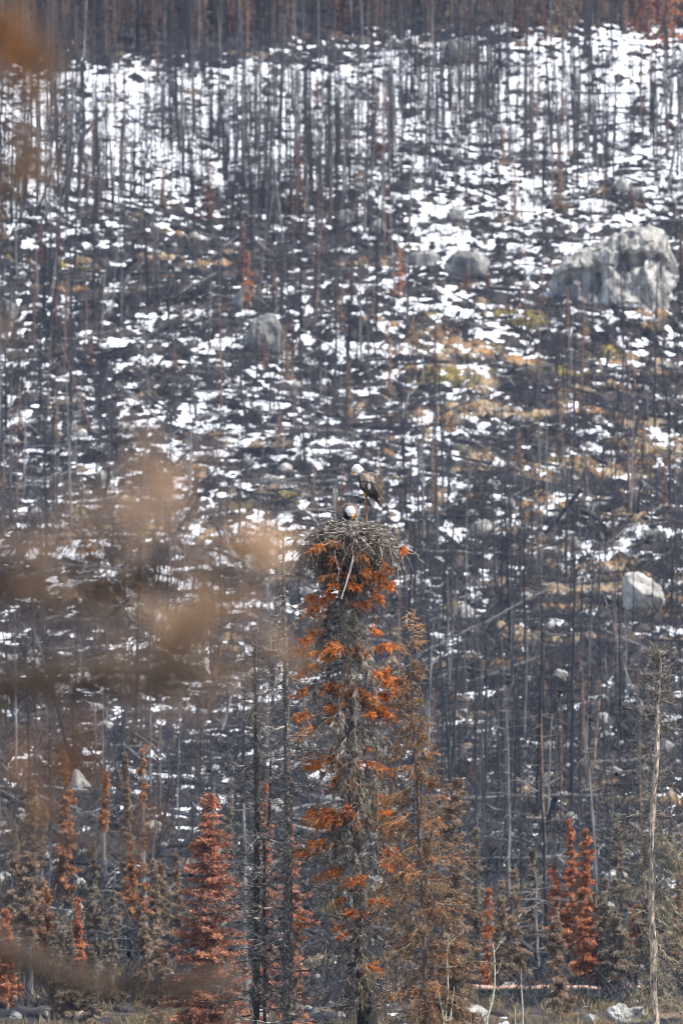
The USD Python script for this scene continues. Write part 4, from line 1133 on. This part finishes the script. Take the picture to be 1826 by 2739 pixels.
n = 200
S1 = umbrella(rg, n, rg.uniform(.05, 1.3, n), rg.uniform(.35, .95, n), 12, 1.0)
for k in range(n):
    r0 = rg.uniform(.007, .0145)
    obj("stick", tubes(S1[k][None], np.linspace(r0, r0 * .45, 12), 4), M[rg.choice(["stick_grey", "stick_brown", "dark_twig", "dark_twig"])], nest)
# rim sticks laid across the top, ends poking out
for k in range(46):
    a0 = rg.uniform(0, 2 * math.pi); r_ = rg.uniform(.15, .62)
    c = NC + [math.cos(a0) * r_, math.sin(a0) * r_ * .9, .27 - .25 * (r_ / .78) ** 2.4 + rg.uniform(-.02, .07)]
    dirn = a0 + math.pi / 2 + rg.normal(0, .5)
    L = rg.uniform(.35, .95)
    d = np.array([math.cos(dirn), math.sin(dirn), rg.normal(0, .1)])
    o = c - d * L / 2
    r0 = rg.uniform(.006, .012)
    obj("stick", tubes(grow(rg, o[None], d[None], [L], 9, .09, .02), np.linspace(r0, r0 * .5, 9), 4), M[rg.choice(["stick_grey", "stick_brown", "stick_grey"])], nest)
# sticks hanging over the rim
n = 64
az = np.where(rg.uniform(0, 1, n) < .5, rg.choice([0, math.pi], n) + rg.normal(0, .6, n), rg.uniform(math.pi, 2 * math.pi, n))
rr = rg.uniform(.62, .80, n)
o = NC + np.stack([np.cos(az) * rr, np.sin(az) * rr * .92, rg.uniform(-.12, .12, n)], 1)
S5 = grow(rg, o, np.stack([np.cos(az) * .45, np.sin(az) * .45, -.4 + 0 * az], 1) + rg.normal(0, .4, (n, 3)), rg.uniform(.3, .85, n), 10, .26, .2)
for k in range(n):
    r0 = rg.uniform(.006, .011)
    obj("stick", tubes(S5[k][None], np.linspace(r0, r0 * .45, 10), 4), M[rg.choice(["stick_grey", "dark_twig", "dark_twig", "stick_brown"])], nest)
# the sticks one notices first
NAMED = [([(946, 1486), (939, 1515), (928, 1560), (916, 1602)], 189.25, 3.0, "pale_wood", "long bleached stick hanging down before the nest"), ([(935, 1400), (936, 1440), (929, 1470), (918, 1490), (911, 1515)], 189.35, 2.4, "stick_grey", None), ([(766, 1446), (800, 1441), (845, 1434)], 189.5, 2.6, "dark_twig", "dark stick poking out of the nest's left side"),
         ([(1055, 1480), (1066, 1510), (1070, 1545), (1062, 1590), (1048, 1632)], 189.6, 2.0, "dark_twig", "long dark stick hanging from the nest's right side"), ([(1050, 1475), (1075, 1510), (1090, 1545), (1102, 1575), (1105, 1608)], 189.5, 2.2, "dark_twig", "dark stick curving out farthest at the nest's right side"), ([(1008, 1402), (1040, 1408), (1070, 1420)], 189.8, 1.8, "stick_grey", None),
         ([(1040, 1440), (1070, 1455), (1094, 1477)], 189.7, 1.7, "stick_grey", None), ([(807, 1355), (830, 1377), (858, 1400), (890, 1420)], 189.6, 1.8, "dark_twig", "dark stick pointing up at the nest's upper left"), ([(866, 1364), (900, 1370), (925, 1390), (945, 1408)], 189.55, 2.2, "dark_twig", None), ([(787, 1420), (820, 1432), (860, 1425), (895, 1412)], 189.5, 1.8, "stick_grey", None),
         ([(1012, 1440), (1016, 1470), (1023, 1490), (1010, 1515)], 189.3, 2.2, "stick_grey", None), ([(960, 1440), (980, 1455), (1000, 1482)], 189.3, 3.0, "stick_grey", None), ([(782, 1500), (784, 1470), (800, 1450), (825, 1430)], 189.5, 1.8, "stick_grey", None), ([(935, 1400), (950, 1440), (965, 1475), (970, 1505), (965, 1530)], 189.3, 1.8, "stick_grey", None)]
for pts, Y, r, look, lab in NAMED:
    pp = np.array(pts, float)
    q = interp_path(at(pp[:, 0], pp[:, 1], Y) + rg.normal(0, .004, (len(pp), 3)), 14)
    q += np.cumsum(rg.normal(0, .0035, q.shape), axis=0)
    obj("stick", tubes(q[None], np.linspace(r * PX, r * PX * .6, 14), 5), M[look], nest, smooth=True, label=lab)
# masses of fine twigs: over the crown, and hanging all round
n = 420
S2 = umbrella(rg, n, rg.uniform(.1, 1.5, n), rg.uniform(.15, .5, n), 7, 1.2)
tag(obj("fine_twigs", tubes(S2, np.linspace(.0042, .002, 7), 3), M["stick_grey"], nest), kind="stuff")
n = 900
az = np.where(rg.uniform(0, 1, n) < .6, rg.uniform(math.pi, 2 * math.pi, n), rg.uniform(0, 2 * math.pi, n))
rr = rg.uniform(.55, .84, n); zz = rg.uniform(-.75, .12, n)
rr *= np.interp(zz, [-.75, -.34, 0, .12], [.5, .85, 1.05, .9])
o = NC + np.stack([np.cos(az) * rr, np.sin(az) * rr * .92, zz], 1)
S3 = grow(rg, o, np.stack([np.cos(az) * .5, np.sin(az) * .5, -.7 + 0 * az], 1) + rg.normal(0, .55, (n, 3)), rg.uniform(.12, .5, n), 6, .22, .12)
tag(obj("hanging_twigs", tubes(S3, np.linspace(.0045, .0022, 6), 3), M["stick_brown"], nest), kind="stuff")
n = 520
az = rg.uniform(math.pi, 2 * math.pi, n); rr = rg.uniform(.45, .72, n)
o = NC + np.stack([np.cos(az) * rr, np.sin(az) * rr * .95, rg.uniform(-.6, .2, n)], 1)
o[:, :2] = NC[:2] + (o[:, :2] - NC[:2]) * np.interp(o[:, 2] - NC[2], [-.6, -.2, .2], [.55, 1, 1])[:, None]
S4 = grow(rg, o, rg.normal(0, 1, (n, 3)) * [1, .5, .8], rg.uniform(.12, .4, n), 5, .2, .05)
tag(obj("wedged_twigs", tubes(S4, np.linspace(.005, .0025, 5), 3), M["stick_brown"], nest), kind="stuff")


# ------------------------------------------------------------------ eagles
def hull_body(chain_list, edge=.012, it=14):
    """One closed skin over chains of (centre, radius) balls."""
    whole = None
    ball = m3.Manifold.sphere(1.0, 20)
    for chain in chain_list:
        for (a, ra), (b, rb) in zip(chain[:-1], chain[1:]):
            h = m3.Manifold.batch_hull([ball.scale((ra,) * 3).translate(tuple(a)), ball.scale((rb,) * 3).translate(tuple(b))])
            whole = h if whole is None else whole + h
    whole = whole.refine_to_length(edge)
    mm = whole.to_mesh()
    tm = trimesh.Trimesh(mm.vert_properties[:, :3], mm.tri_verts)
    trimesh.smoothing.filter_taubin(tm, .5, .53, it)
    return tm


def feather(base, d, n_, L, W, camber=.12, c_mid=(.03, .02, .015), c_edge=(.1, .07, .05), K=5):
    """A leaf-shaped vane: (vertices, faces, colours)."""
    d = unit(np.asarray(d, float)); n_ = unit(np.asarray(n_, float) - np.dot(n_, d) * d); sdir = np.cross(d, n_)
    s_ = np.linspace(0, 1, K + 1)
    wid = W * np.sin(np.clip(s_ * .9 + .12, 0, 1) * math.pi) ** .55 * np.where(s_ > .98, .35, 1)
    V, C_ = [], []
    for q, w_ in zip(s_, wid):
        m = base + d * L * q - n_ * camber * L * q * q
        V += [m - sdir * w_ - n_ * .012 * W, m + n_ * .15 * W, m + sdir * w_ - n_ * .012 * W]
        ce = np.array(c_edge)
        C_ += [ce, c_mid if q < .97 else ce, ce]
    F_ = []
    for k in range(K):
        for c in (0, 1):
            a_ = k * 3 + c
            F_ += [[a_, a_ + 1, a_ + 4], [a_, a_ + 4, a_ + 3]]
    return np.array(V), np.array(F_), np.array(C_, float)


def join_feathers(fs):
    v, f = cat_mesh([(a, b) for a, b, _ in fs])
    return (v, f), np.vstack([c for _, _, c in fs])


DK, BR, PALE, WHT = np.array([.010, .008, .007]), np.array([.050, .035, .027]), np.array([.24, .19, .155]), np.array([.84, .82, .78])
YE = 189.95


def e1(zx, zy, dy=0.0):
    return at(900 + zx / 9.8, 1200 + zy / 9.8, YE) + np.array([0, dy, 0])


U = PX / 9.8
body = [[(e1(455, 545), 66 * U), (e1(530, 500), 100 * U), (e1(575, 560), 106 * U), (e1(640, 650), 122 * U), (e1(725, 760), 175 * U), (e1(820, 900), 222 * U), (e1(920, 1060), 208 * U), (e1(1000, 1210), 140 * U), (e1(1040, 1320), 70 * U)],
        [(e1(720, 760, .03), 150 * U), (e1(760, 960, .03), 165 * U), (e1(800, 1080, .02), 110 * U)],
        [(e1(800, 1020, -.02), 88 * U), (e1(770, 1120, -.02), 52 * U), (e1(748, 1180, -.01), 30 * U)],
        [(e1(815, 1030, .09), 80 * U), (e1(785, 1120, .07), 50 * U), (e1(765, 1180, .03), 28 * U)]]
tm = hull_body(body, .009)
V = np.array(tm.vertices)
px_, py_ = project(V[:, 0], V[:, 1], V[:, 2]); zx = (px_ - 900) * 9.8; zy = (py_ - 1200) * 9.8
rag = (noise(V * 60, 4) - .5) * 70
headline = (zx - 600) * .62 + (zy - 640) * .80 + rag     # white above the ragged neck line
wh = headline < 0
V += np.array(tm.vertex_normals) * ((noise(V * 110, 6) - .5) * .010)[:, None] * np.where(wh, .8, 1.2)[:, None]
V[:, 2] += np.where(wh & (zx > 560) & (zy < 560), (noise(V * 90, 8) - .4) * .02, 0)
colr = np.where(wh[:, None], WHT, BR)
under = (zy > 1310) & (zx > 800)
colr[under] = WHT * .9
eag = thing("bald_eagle", "white-headed eagle perched on the slim post, looking down to the left", "eagle", e1(760, 1210))
obj("body", (V, np.array(tm.faces)), M["feather_look"], eag, smooth=True, tint=colr)


def surf(zx_, zy_, side=-1):
    """The body's near surface at a place in profile, and its normal."""
    tgt = e1(zx_, zy_)
    d2 = (V[:, 0] - tgt[0]) ** 2 + (V[:, 2] - tgt[2]) ** 2
    c = np.argsort(d2)[:40]
    k_ = c[np.argmin(V[c, 1])]
    nn = np.array(tm.vertex_normals)[k_]
    if nn[1] > -.15:
        nn = unit(np.array([nn[0], -.4, nn[2]]))
    return np.array([tgt[0], V[k_, 1] - .004, tgt[2]]), nn


rg = np.random.default_rng(61)
ax_dir = unit(e1(1100, 1400) - e1(640, 700))
fs = []
# long primaries and secondaries of the near wing, dark, towards the tip
for k in range(9):
    s_ = k / 8
    b_, nn = surf(735 + 210 * s_, 960 + 40 * s_)
    tip = e1(1135 - 18 * k + rg.uniform(-10, 10) + 40 * s_, 1480 - 24 * k, -.13 + .006 * k)
    b_ = b_ + [0, -.012 - .003 * k, 0]
    d = tip - b_
    fs.append(feather(b_, d, nn, np.linalg.norm(d), .040, .01, DK, DK * 2.2, 7))
(m_, c_) = join_feathers(fs)
wing = obj("wing", m_, M["feather_look"], eag, tint=c_)
fs = []
for r in range(4):       # brown greater coverts / secondaries
    for k in range(6):
        zx_, zy_ = 690 + 62 * k + r * 28, 850 + 62 * r + 10 * k
        b_, nn = surf(zx_, zy_)
        b_ = b_ + [0, -.022 - .004 * (3 - r), 0]
        fs.append(feather(b_, ax_dir + rg.normal(0, .06, 3) + [.05 * (k - 3), 0, 0], nn, .15 - .012 * r + .03 * (k > 3), .025, .04, BR * rg.uniform(.35, .9), BR * rg.uniform(1.0, 2.6)))
(m_, c_) = join_feathers(fs)
obj("wing_coverts", m_, M["feather_look"], wing, tint=c_)
fs = []
for r in range(8):       # scaly small coverts with pale edges on the shoulder
    for k in range(8):
        zx_, zy_ = 575 + 52 * k + 26 * (r % 2) + r * 12, 640 + 44 * r + 6 * k
        if zx_ > 940 or (zx_ - 540) * .55 > (zy_ - 540) * 1.3:
            continue
        b_, nn = surf(zx_, zy_)
        b_ = b_ + [0, -.030 + .001 * r, 0]
        fs.append(feather(b_, ax_dir + rg.normal(0, .14, 3), nn, .062, .018, .05, BR * rg.uniform(.5, 1.0), PALE * rg.uniform(1.6, 3.2), 4))
(m_, c_) = join_feathers(fs)
obj("shoulder_feathers", m_, M["feather_look"], wing, tint=c_)
# the far wing, its feathers lifted and fanned at the back
fs = []
for k in range(13):
    s_ = k / 12
    b_ = e1(800 + 150 * s_, 640 + 330 * s_, .01 + .05 * (1 - s_))
    tip = e1(1075 + 115 * math.sin(s_ * 1.9) + rg.uniform(-10, 22), 690 + 590 * s_ + rg.uniform(-14, 14), .02 + .05 * s_)
    d = tip - b_
    fs.append(feather(b_, d, [.25, -1, .3], np.linalg.norm(d), .030, .03, BR * rg.uniform(.4, 1.0), PALE * rg.uniform(.6, 1.5), 6))
(m_, c_) = join_feathers(fs)
obj("wing", m_, M["feather_look"], eag, tint=c_, label="far wing with lifted brown feathers")
# back feathers over the nape
fs = []
for k in range(22):
    s_ = rg.uniform(0, 1)
    b_ = e1(690 + 220 * s_ + rg.uniform(-40, 20), 600 + 150 * s_ + rg.uniform(-20, 90), -.05 + .08 * rg.uniform())
    fs.append(feather(b_, ax_dir + [.25, 0, .35] + rg.normal(0, .15, 3), [.2, -1, .6], rg.uniform(.07, .12), .02, .05, BR * rg.uniform(.6, 1.1), PALE * rg.uniform(.7, 1.3), 4))
(m_, c_) = join_feathers(fs)
obj("back_feathers", m_, M["feather_look"], eag, tint=c_)
b_, nn = surf(850, 930)
(m_, c_) = join_feathers([feather(b_ + [0, -.055, 0], e1(853, 1100) - e1(848, 930), [0, -1, .1], .108, .024, .02, (.42, .40, .38), (.50, .48, .46), 6)])
obj("loose_feather", m_, M["feather_look"], eag, tint=c_, label="single pale feather turned up on the wing")
(m_, c_) = join_feathers([feather(e1(1040, 1255, -.1), [.7, 0, -.4], [0, -1, .1], .03, .007, .0, (.7, .7, .7), (.8, .8, .8), 4)])
obj("down_tuft", m_, M["feather_look"], eag, tint=c_)
fs = []
for k in range(8):       # white tail under the wing tips
    s_ = k / 7
    b_ = e1(850 + 80 * s_, 1290 - 10 * s_, .02 + .01 * k); tip = e1(1010 + 105 * s_, 1575 - 45 * s_ + rg.uniform(-12, 12), .01 + .01 * k)
    fs.append(feather(b_, tip - b_, [.1, -1, .2], np.linalg.norm(tip - b_), .022, .02, WHT * .95, WHT * .85, 6))
(m_, c_) = join_feathers(fs)
obj("tail", m_, M["feather_look"], eag, tint=c_)


def beak(base, d, dn, L, r):
    P_ = [base + d * L * q + dn * L * (.05 + .62 * q ** 2.2) for q in np.linspace(0, 1, 6)]
    R_ = [r, r * .98, r * .86, r * .66, r * .4, r * .14]
    return hull_body([list(zip(P_, R_))], .004, 4)


hd = unit(e1(400, 640) - e1(470, 570)); dnv = unit(e1(470, 700) - e1(440, 600))
obj("beak", beak(e1(445, 595), hd, dnv, .055, .026), M["beak_yellow"], eag, smooth=True)
ey = trimesh.creation.icosphere(2, .011); ey.apply_translation(e1(436, 553, -.052))
obj("eye", ey, M["eye_dark"], eag, smooth=True)
ey = trimesh.creation.icosphere(2, .011); ey.apply_translation(e1(436, 553, .052))
obj("eye", ey, M["eye_dark"], eag, smooth=True)
for dy in (-.018, .018):
    top = e1(745, 1165, dy * 1.5)
    lg_ = [[(top, .013), (e1(750, 1205, dy), .010), (e1(772, 1215, dy), .009)]]
    foot = e1(768, 1212, dy)
    for a_ in (-.6, 0, .6, 3.1):
        dd = np.array([-math.cos(a_) * .9, math.sin(a_) * .5, 0])
        p1 = foot + dd * .026; p2 = p1 + dd * .008 + [0, 0, -.024]; p3 = p2 - dd * .006 + [0, 0, -.014]
        lg_.append([(foot, .009), (p1, .0075), (p2, .006), (p3, .003)])
    obj("foot", hull_body(lg_, .005, 4), M["beak_yellow"], eag, smooth=True)


# the second eagle bends down into the nest, facing us
def e2(zx, zy, dy=0.0):
    return at(860 + zx / 11.2, 1320 + zy / 11.2, 189.85) + np.array([0, dy, 0])


U2 = PX / 11.2
body = [[(e2(925, 690, -.20), 46 * U2), (e2(890, 590, -.19), 105 * U2), (e2(860, 500, -.16), 140 * U2), (e2(840, 470, -.06), 165 * U2), (e2(820, 520, .04), 225 * U2), (e2(815, 560, .18), 210 * U2), (e2(815, 640, .34), 120 * U2)],
        [(e2(820, 540, .0), 190 * U2), (e2(830, 610, -.03), 150 * U2)],
        [(e2(700, 600, .02), 90 * U2), (e2(670, 740, .0), 60 * U2), (e2(665, 850, -.01), 34 * U2)],
        [(e2(930, 620, .02), 90 * U2), (e2(945, 770, .0), 66 * U2), (e2(945, 900, -.01), 36 * U2)]]
tm2 = hull_body(body, .009)
V2 = np.array(tm2.vertices)
px_, py_ = project(V2[:, 0], V2[:, 1], V2[:, 2]); zx = (px_ - 860) * 11.2; zy = (py_ - 1320) * 11.2
rag = (noise(V2 * 70, 14) - .5) * .035
wh = (V2[:, 1] - 189.85 + rag < -.10) & ((((zx - 852) / 150) ** 2 + ((zy - 505) / 132) ** 2 < 1 + rag * 5) | ((zy > 505) & (np.abs(zx - 856 - (zy - 505) * .2) < 150 - (zy - 505) * .22)))
V2 += np.array(tm2.vertex_normals) * ((noise(V2 * 110, 16) - .5) * .010)[:, None]
colr = np.where(wh[:, None], WHT, np.where((zy > 560)[:, None], DK * 1.4, BR * 3))
eag2 = thing("bald_eagle", "white-headed eagle bending head-down into the nest, facing the viewer", "eagle", e2(820, 900))
obj("body", (V2, np.array(tm2.faces)), M["feather_look"], eag2, smooth=True, tint=colr)
hd2 = unit(e2(935, 790, -.20) - e2(905, 660, -.23))
obj("beak", beak(e2(915, 690, -.225), hd2, unit(np.array([0, .6, -.3])), .055, .024), M["beak_yellow"], eag2, smooth=True)
for sx in (-1, 1):
    ey = trimesh.creation.icosphere(2, .009); ey.apply_translation(e2(900 + sx * 62, 618, -.235))
    obj("eye", ey, M["eye_dark"], eag2, smooth=True)
for sx in (-1, 1):
    sh = [[(e2(820 + sx * 170, 420, .02), 70 * U2), (e2(820 + sx * 235, 500, .0), 62 * U2), (e2(820 + sx * 255, 590, .02), 50 * U2), (e2(820 + sx * 240, 640, .10), 30 * U2)], [(e2(820 + sx * 235, 480, .02), 60 * U2), (e2(820 + sx * 150, 620, .38), 40 * U2)]]
    ws = hull_body(sh, .01)
    Vw = np.array(ws.vertices); Vw += np.array(ws.vertex_normals) * ((noise(Vw * 90, 18) - .5) * .012)[:, None]
    wg = obj("wing", (Vw, np.array(ws.faces)), M["feather_look"], eag2, smooth=True, tint=np.tile(BR * 3.6, (len(Vw), 1)))
    fs = []
    for r in range(7):
        for k in range(4):
            b_ = e2(820 + sx * (120 + 36 * k + 6 * r), 350 + 40 * r + 22 * k, -.045 + .012 * abs(k - 1) - .006 * r)
            fs.append(feather(b_, [sx * .35, -.15, -1], [sx * .3, -1, .5], .06, .018, .05, BR * rg.uniform(.8, 1.4), PALE * rg.uniform(.8, 1.5), 4))
    (m_, c_) = join_feathers(fs)
    obj("wing_coverts", m_, M["feather_look"], wg, tint=c_)
fs = []
for k in range(46):      # the arched back
    a_ = rg.uniform(-1.25, 1.25); q = rg.uniform(-.05, .22)
    b_ = e2(820 + 225 * math.sin(a_), 520 - 235 * math.cos(a_), q)
    fs.append(feather(b_, [math.sin(a_) * .3, 1, .15], [math.sin(a_), -.1, math.cos(a_)], .08, .022, .04, BR * rg.uniform(3, 5), PALE * rg.uniform(1.3, 1.9), 4))
(m_, c_) = join_feathers(fs)
obj("back_feathers", m_, M["feather_look"], eag2, tint=c_)
fs = []
for k in range(7):
    b_ = e2(780 + 15 * k, 620, .38); fs.append(feather(b_, [(k - 3) * .08, 1, -.12], [0, 0, 1], .25, .028, .02, WHT * .9, WHT * .8, 6))
(m_, c_) = join_feathers(fs)
obj("tail", m_, M["feather_look"], eag2, tint=c_)
for zx_ in (665, 945):
    foot = e2(zx_, 905, -.01); lg_ = []
    for a_ in (-.6, 0, .6, 3.14):
        dd = np.array([math.sin(a_), -math.cos(a_), -.15]); lg_.append([(foot, .011), (foot + dd * .035, .009), (foot + dd * .06 + [0, 0, -.012], .004)])
    obj("foot", hull_body(lg_, .005, 4), M["beak_yellow"], eag2, smooth=True)

# ------------------------------------------------------------------ pale saplings at the bottom, right of the larch
rg = np.random.default_rng(71)
for pts, Y, lab in [([(1318, 2520, 1), (1322, 2570, 1.8), (1323, 2620, 2.4), (1316, 2680, 3), (1300, 2739, 3.6)], 189, "slender pale sapling with a curved stem at the bottom right of the larch"), ([(1394, 2600, .8), (1394, 2650, 1.6), (1397, 2690, 2.2), (1398, 2739, 2.6)], 189.5, "short straight pale sapling near the bottom"), ([(1376, 2690, .7), (1378, 2739, 1.3)], 189.3, "tiny pale sapling beside the short straight one"),
                    ([(1200, 2500, 1), (1195, 2560, 1.6), (1198, 2650, 2.2), (1190, 2739, 3)], 188.9, "pale dead stem right of the larch's foot"), ([(1158, 2540, 1), (1170, 2640, 1.8), (1186, 2739, 2.6)], 188.6, "pale dead stem rising through the larch's lower branches"), ([(1215, 2640, .8), (1208, 2690, 1.5), (1203, 2739, 2.2)], 188.8, "short pale stem at the right foot of the larch")]:
    Pp, Rp = line_at(pts, Y, 24)
    tt_ = thing("sapling", lab, "sapling", Pp[-1])
    obj("stem", bark_tube(Pp, Rp, 7, 8, .12), M["aspen_bark"], tt_, smooth=True)
    for k in range(9):
        j = rg.integers(1, 16); az = rg.uniform(0, 6.28)
        obj("twig", branch_mesh(rg, Pp[j], np.array([math.cos(az), math.sin(az), .8]), rg.uniform(.15, .5), .005, 3, .15, 1, up=.3, K=6), M["aspen_bark"], tt_)

# ------------------------------------------------------------------ the pine close to the camera: its dead-needled boughs hang into the left of the view
rg = np.random.default_rng(81)
YF = 22.0
fx = -1.25
gz0 = float(smooth_z(np.array([fx]), np.array([YF]))[0])
near = thing("pine_tree", "blurred brown-needled conifer close by, reaching in from the left", "conifer", (fx, YF, gz0))
q = np.linspace(0, 1, 12)
Pn = np.stack([fx + .03 * np.sin(q * 5), YF + 0 * q, gz0 - .3 + 7 * q], 1)
obj("trunk", bark_tube(Pn, .10 * (1 - .8 * q) + .01, 12, 5), M["brown_bark"], near, smooth=True)


def bough(pts, r, ntw, tw, per, look, Y=YF, spread=.6):
    pp = np.array(pts, float)
    c = interp_path(at(pp[:, 0], pp[:, 1], Y + 0 * pp[:, 0]) + np.column_stack([np.zeros(len(pp)), rg.uniform(-.15, .15, len(pp)), np.zeros(len(pp))]), 14)
    c0 = np.array([fx, YF, c[0, 2] + .05])
    c = np.vstack([c0, c])
    i = np.zeros(ntw, int)
    o2, t2 = sample_along(c[None], i, rg.uniform(.25, 1, ntw))
    T = grow(rg, o2, t2 * .7 + rg.normal(0, spread, t2.shape), tw * rg.uniform(.4, 1.2, ntw), 5, .15, .04)
    b = obj("bough", cat_mesh([tubes(c[None], np.linspace(r, r * .35, len(c)), 7), tubes(T, np.linspace(.0045, .002, 5), 4)]), M["dark_bough" if r > .01 else "brown_bark"], near)
    n = int(ntw * per * (.5 if look == "tan_needles" else .55))
    if n:
        i = rg.integers(0, ntw, n)
        q_, tt = sample_along(T, i, rg.uniform(.1, 1, n))
        obj("needles", blades(rg, q_, tt * .7 + rg.normal(0, .6, tt.shape), .028 * rg.uniform(.6, 1.3, n), .0011), M[look], b)


bough([(-200, 1640), (100, 1600), (380, 1570), (560, 1530), (660, 1470)], .012, 26, .13, 55, "tan_needles")
bough([(-200, 1850), (120, 1815), (400, 1805), (620, 1785), (760, 1750)], .012, 34, .13, 60, "tan_needles")
bough([(-200, 1500), (150, 1450), (350, 1370), (450, 1270)], .008, 22, .11, 50, "tan_needles")
bough([(-200, 2140), (30, 2090), (150, 2060), (230, 1980)], .008, 20, .09, 80, "orange_needles")
bough([(-200, 1960), (0, 1880), (50, 1840), (90, 1810)], .008, 16, .10, 60, "tan_needles", spread=.9)
bough([(-200, 2440), (0, 2535), (140, 2600), (300, 2635), (500, 2640), (640, 2610)], .036, 8, .12, 24, "dark_bough")
bough([(-200, 40), (-20, 70), (60, 110), (110, 180)], .012, 26, .09, 110, "orange_needles")
bough([(-200, 200), (-20, 230), (60, 280), (70, 420), (30, 500)], .008, 16, .08, 60, "brown_needles")
bough([(300, 1820), (420, 1740), (500, 1700), (560, 1660)], .006, 16, .08, 80, "tan_needles")
bough([(560, 1540), (680, 1470), (730, 1450), (770, 1420)], .005, 14, .06, 60, "tan_needles")
bough([(350, 2270), (400, 2190), (430, 2130)], .010, 4, .06, 30, "orange_needles")
bough([(-150, 2250), (60, 2200), (200, 2150)], .006, 14, .09, 40, "tan_needles")
bough([(-200, 1600), (60, 1570), (240, 1575), (420, 1540)], .036, 18, .20, 40, "dark_bough")
bough([(-200, 1880), (100, 1835), (360, 1822), (560, 1820)], .026, 12, .16, 36, "dark_bough")
bough([(300, 1480), (380, 1420), (430, 1330), (440, 1250)], .006, 22, .13, 70, "tan_needles", spread=1.0)
bough([(380, 1770), (450, 1710), (520, 1660), (600, 1640)], .006, 22, .13, 70, "tan_needles", spread=1.0)
bough([(250, 1860), (330, 1850), (400, 1830), (450, 1790)], .006, 18, .14, 60, "tan_needles", spread=1.1)
bough([(640, 1500), (690, 1470), (725, 1440)], .005, 14, .06, 90, "tan_needles")
bough([(-100, 60), (0, 70), (60, 110), (110, 170)], .009, 26, .11, 80, "brown_needles", spread=1.0)
bough([(-100, 300), (0, 330), (70, 400), (110, 470)], .006, 12, .08, 60, "brown_needles")
bough([(-100, 900), (-20, 880), (20, 860)], .005, 5, .06, 30, "brown_needles")
bough([(240, 1690), (400, 1650), (560, 1640), (680, 1600)], .007, 20, .10, 46, "tan_needles")
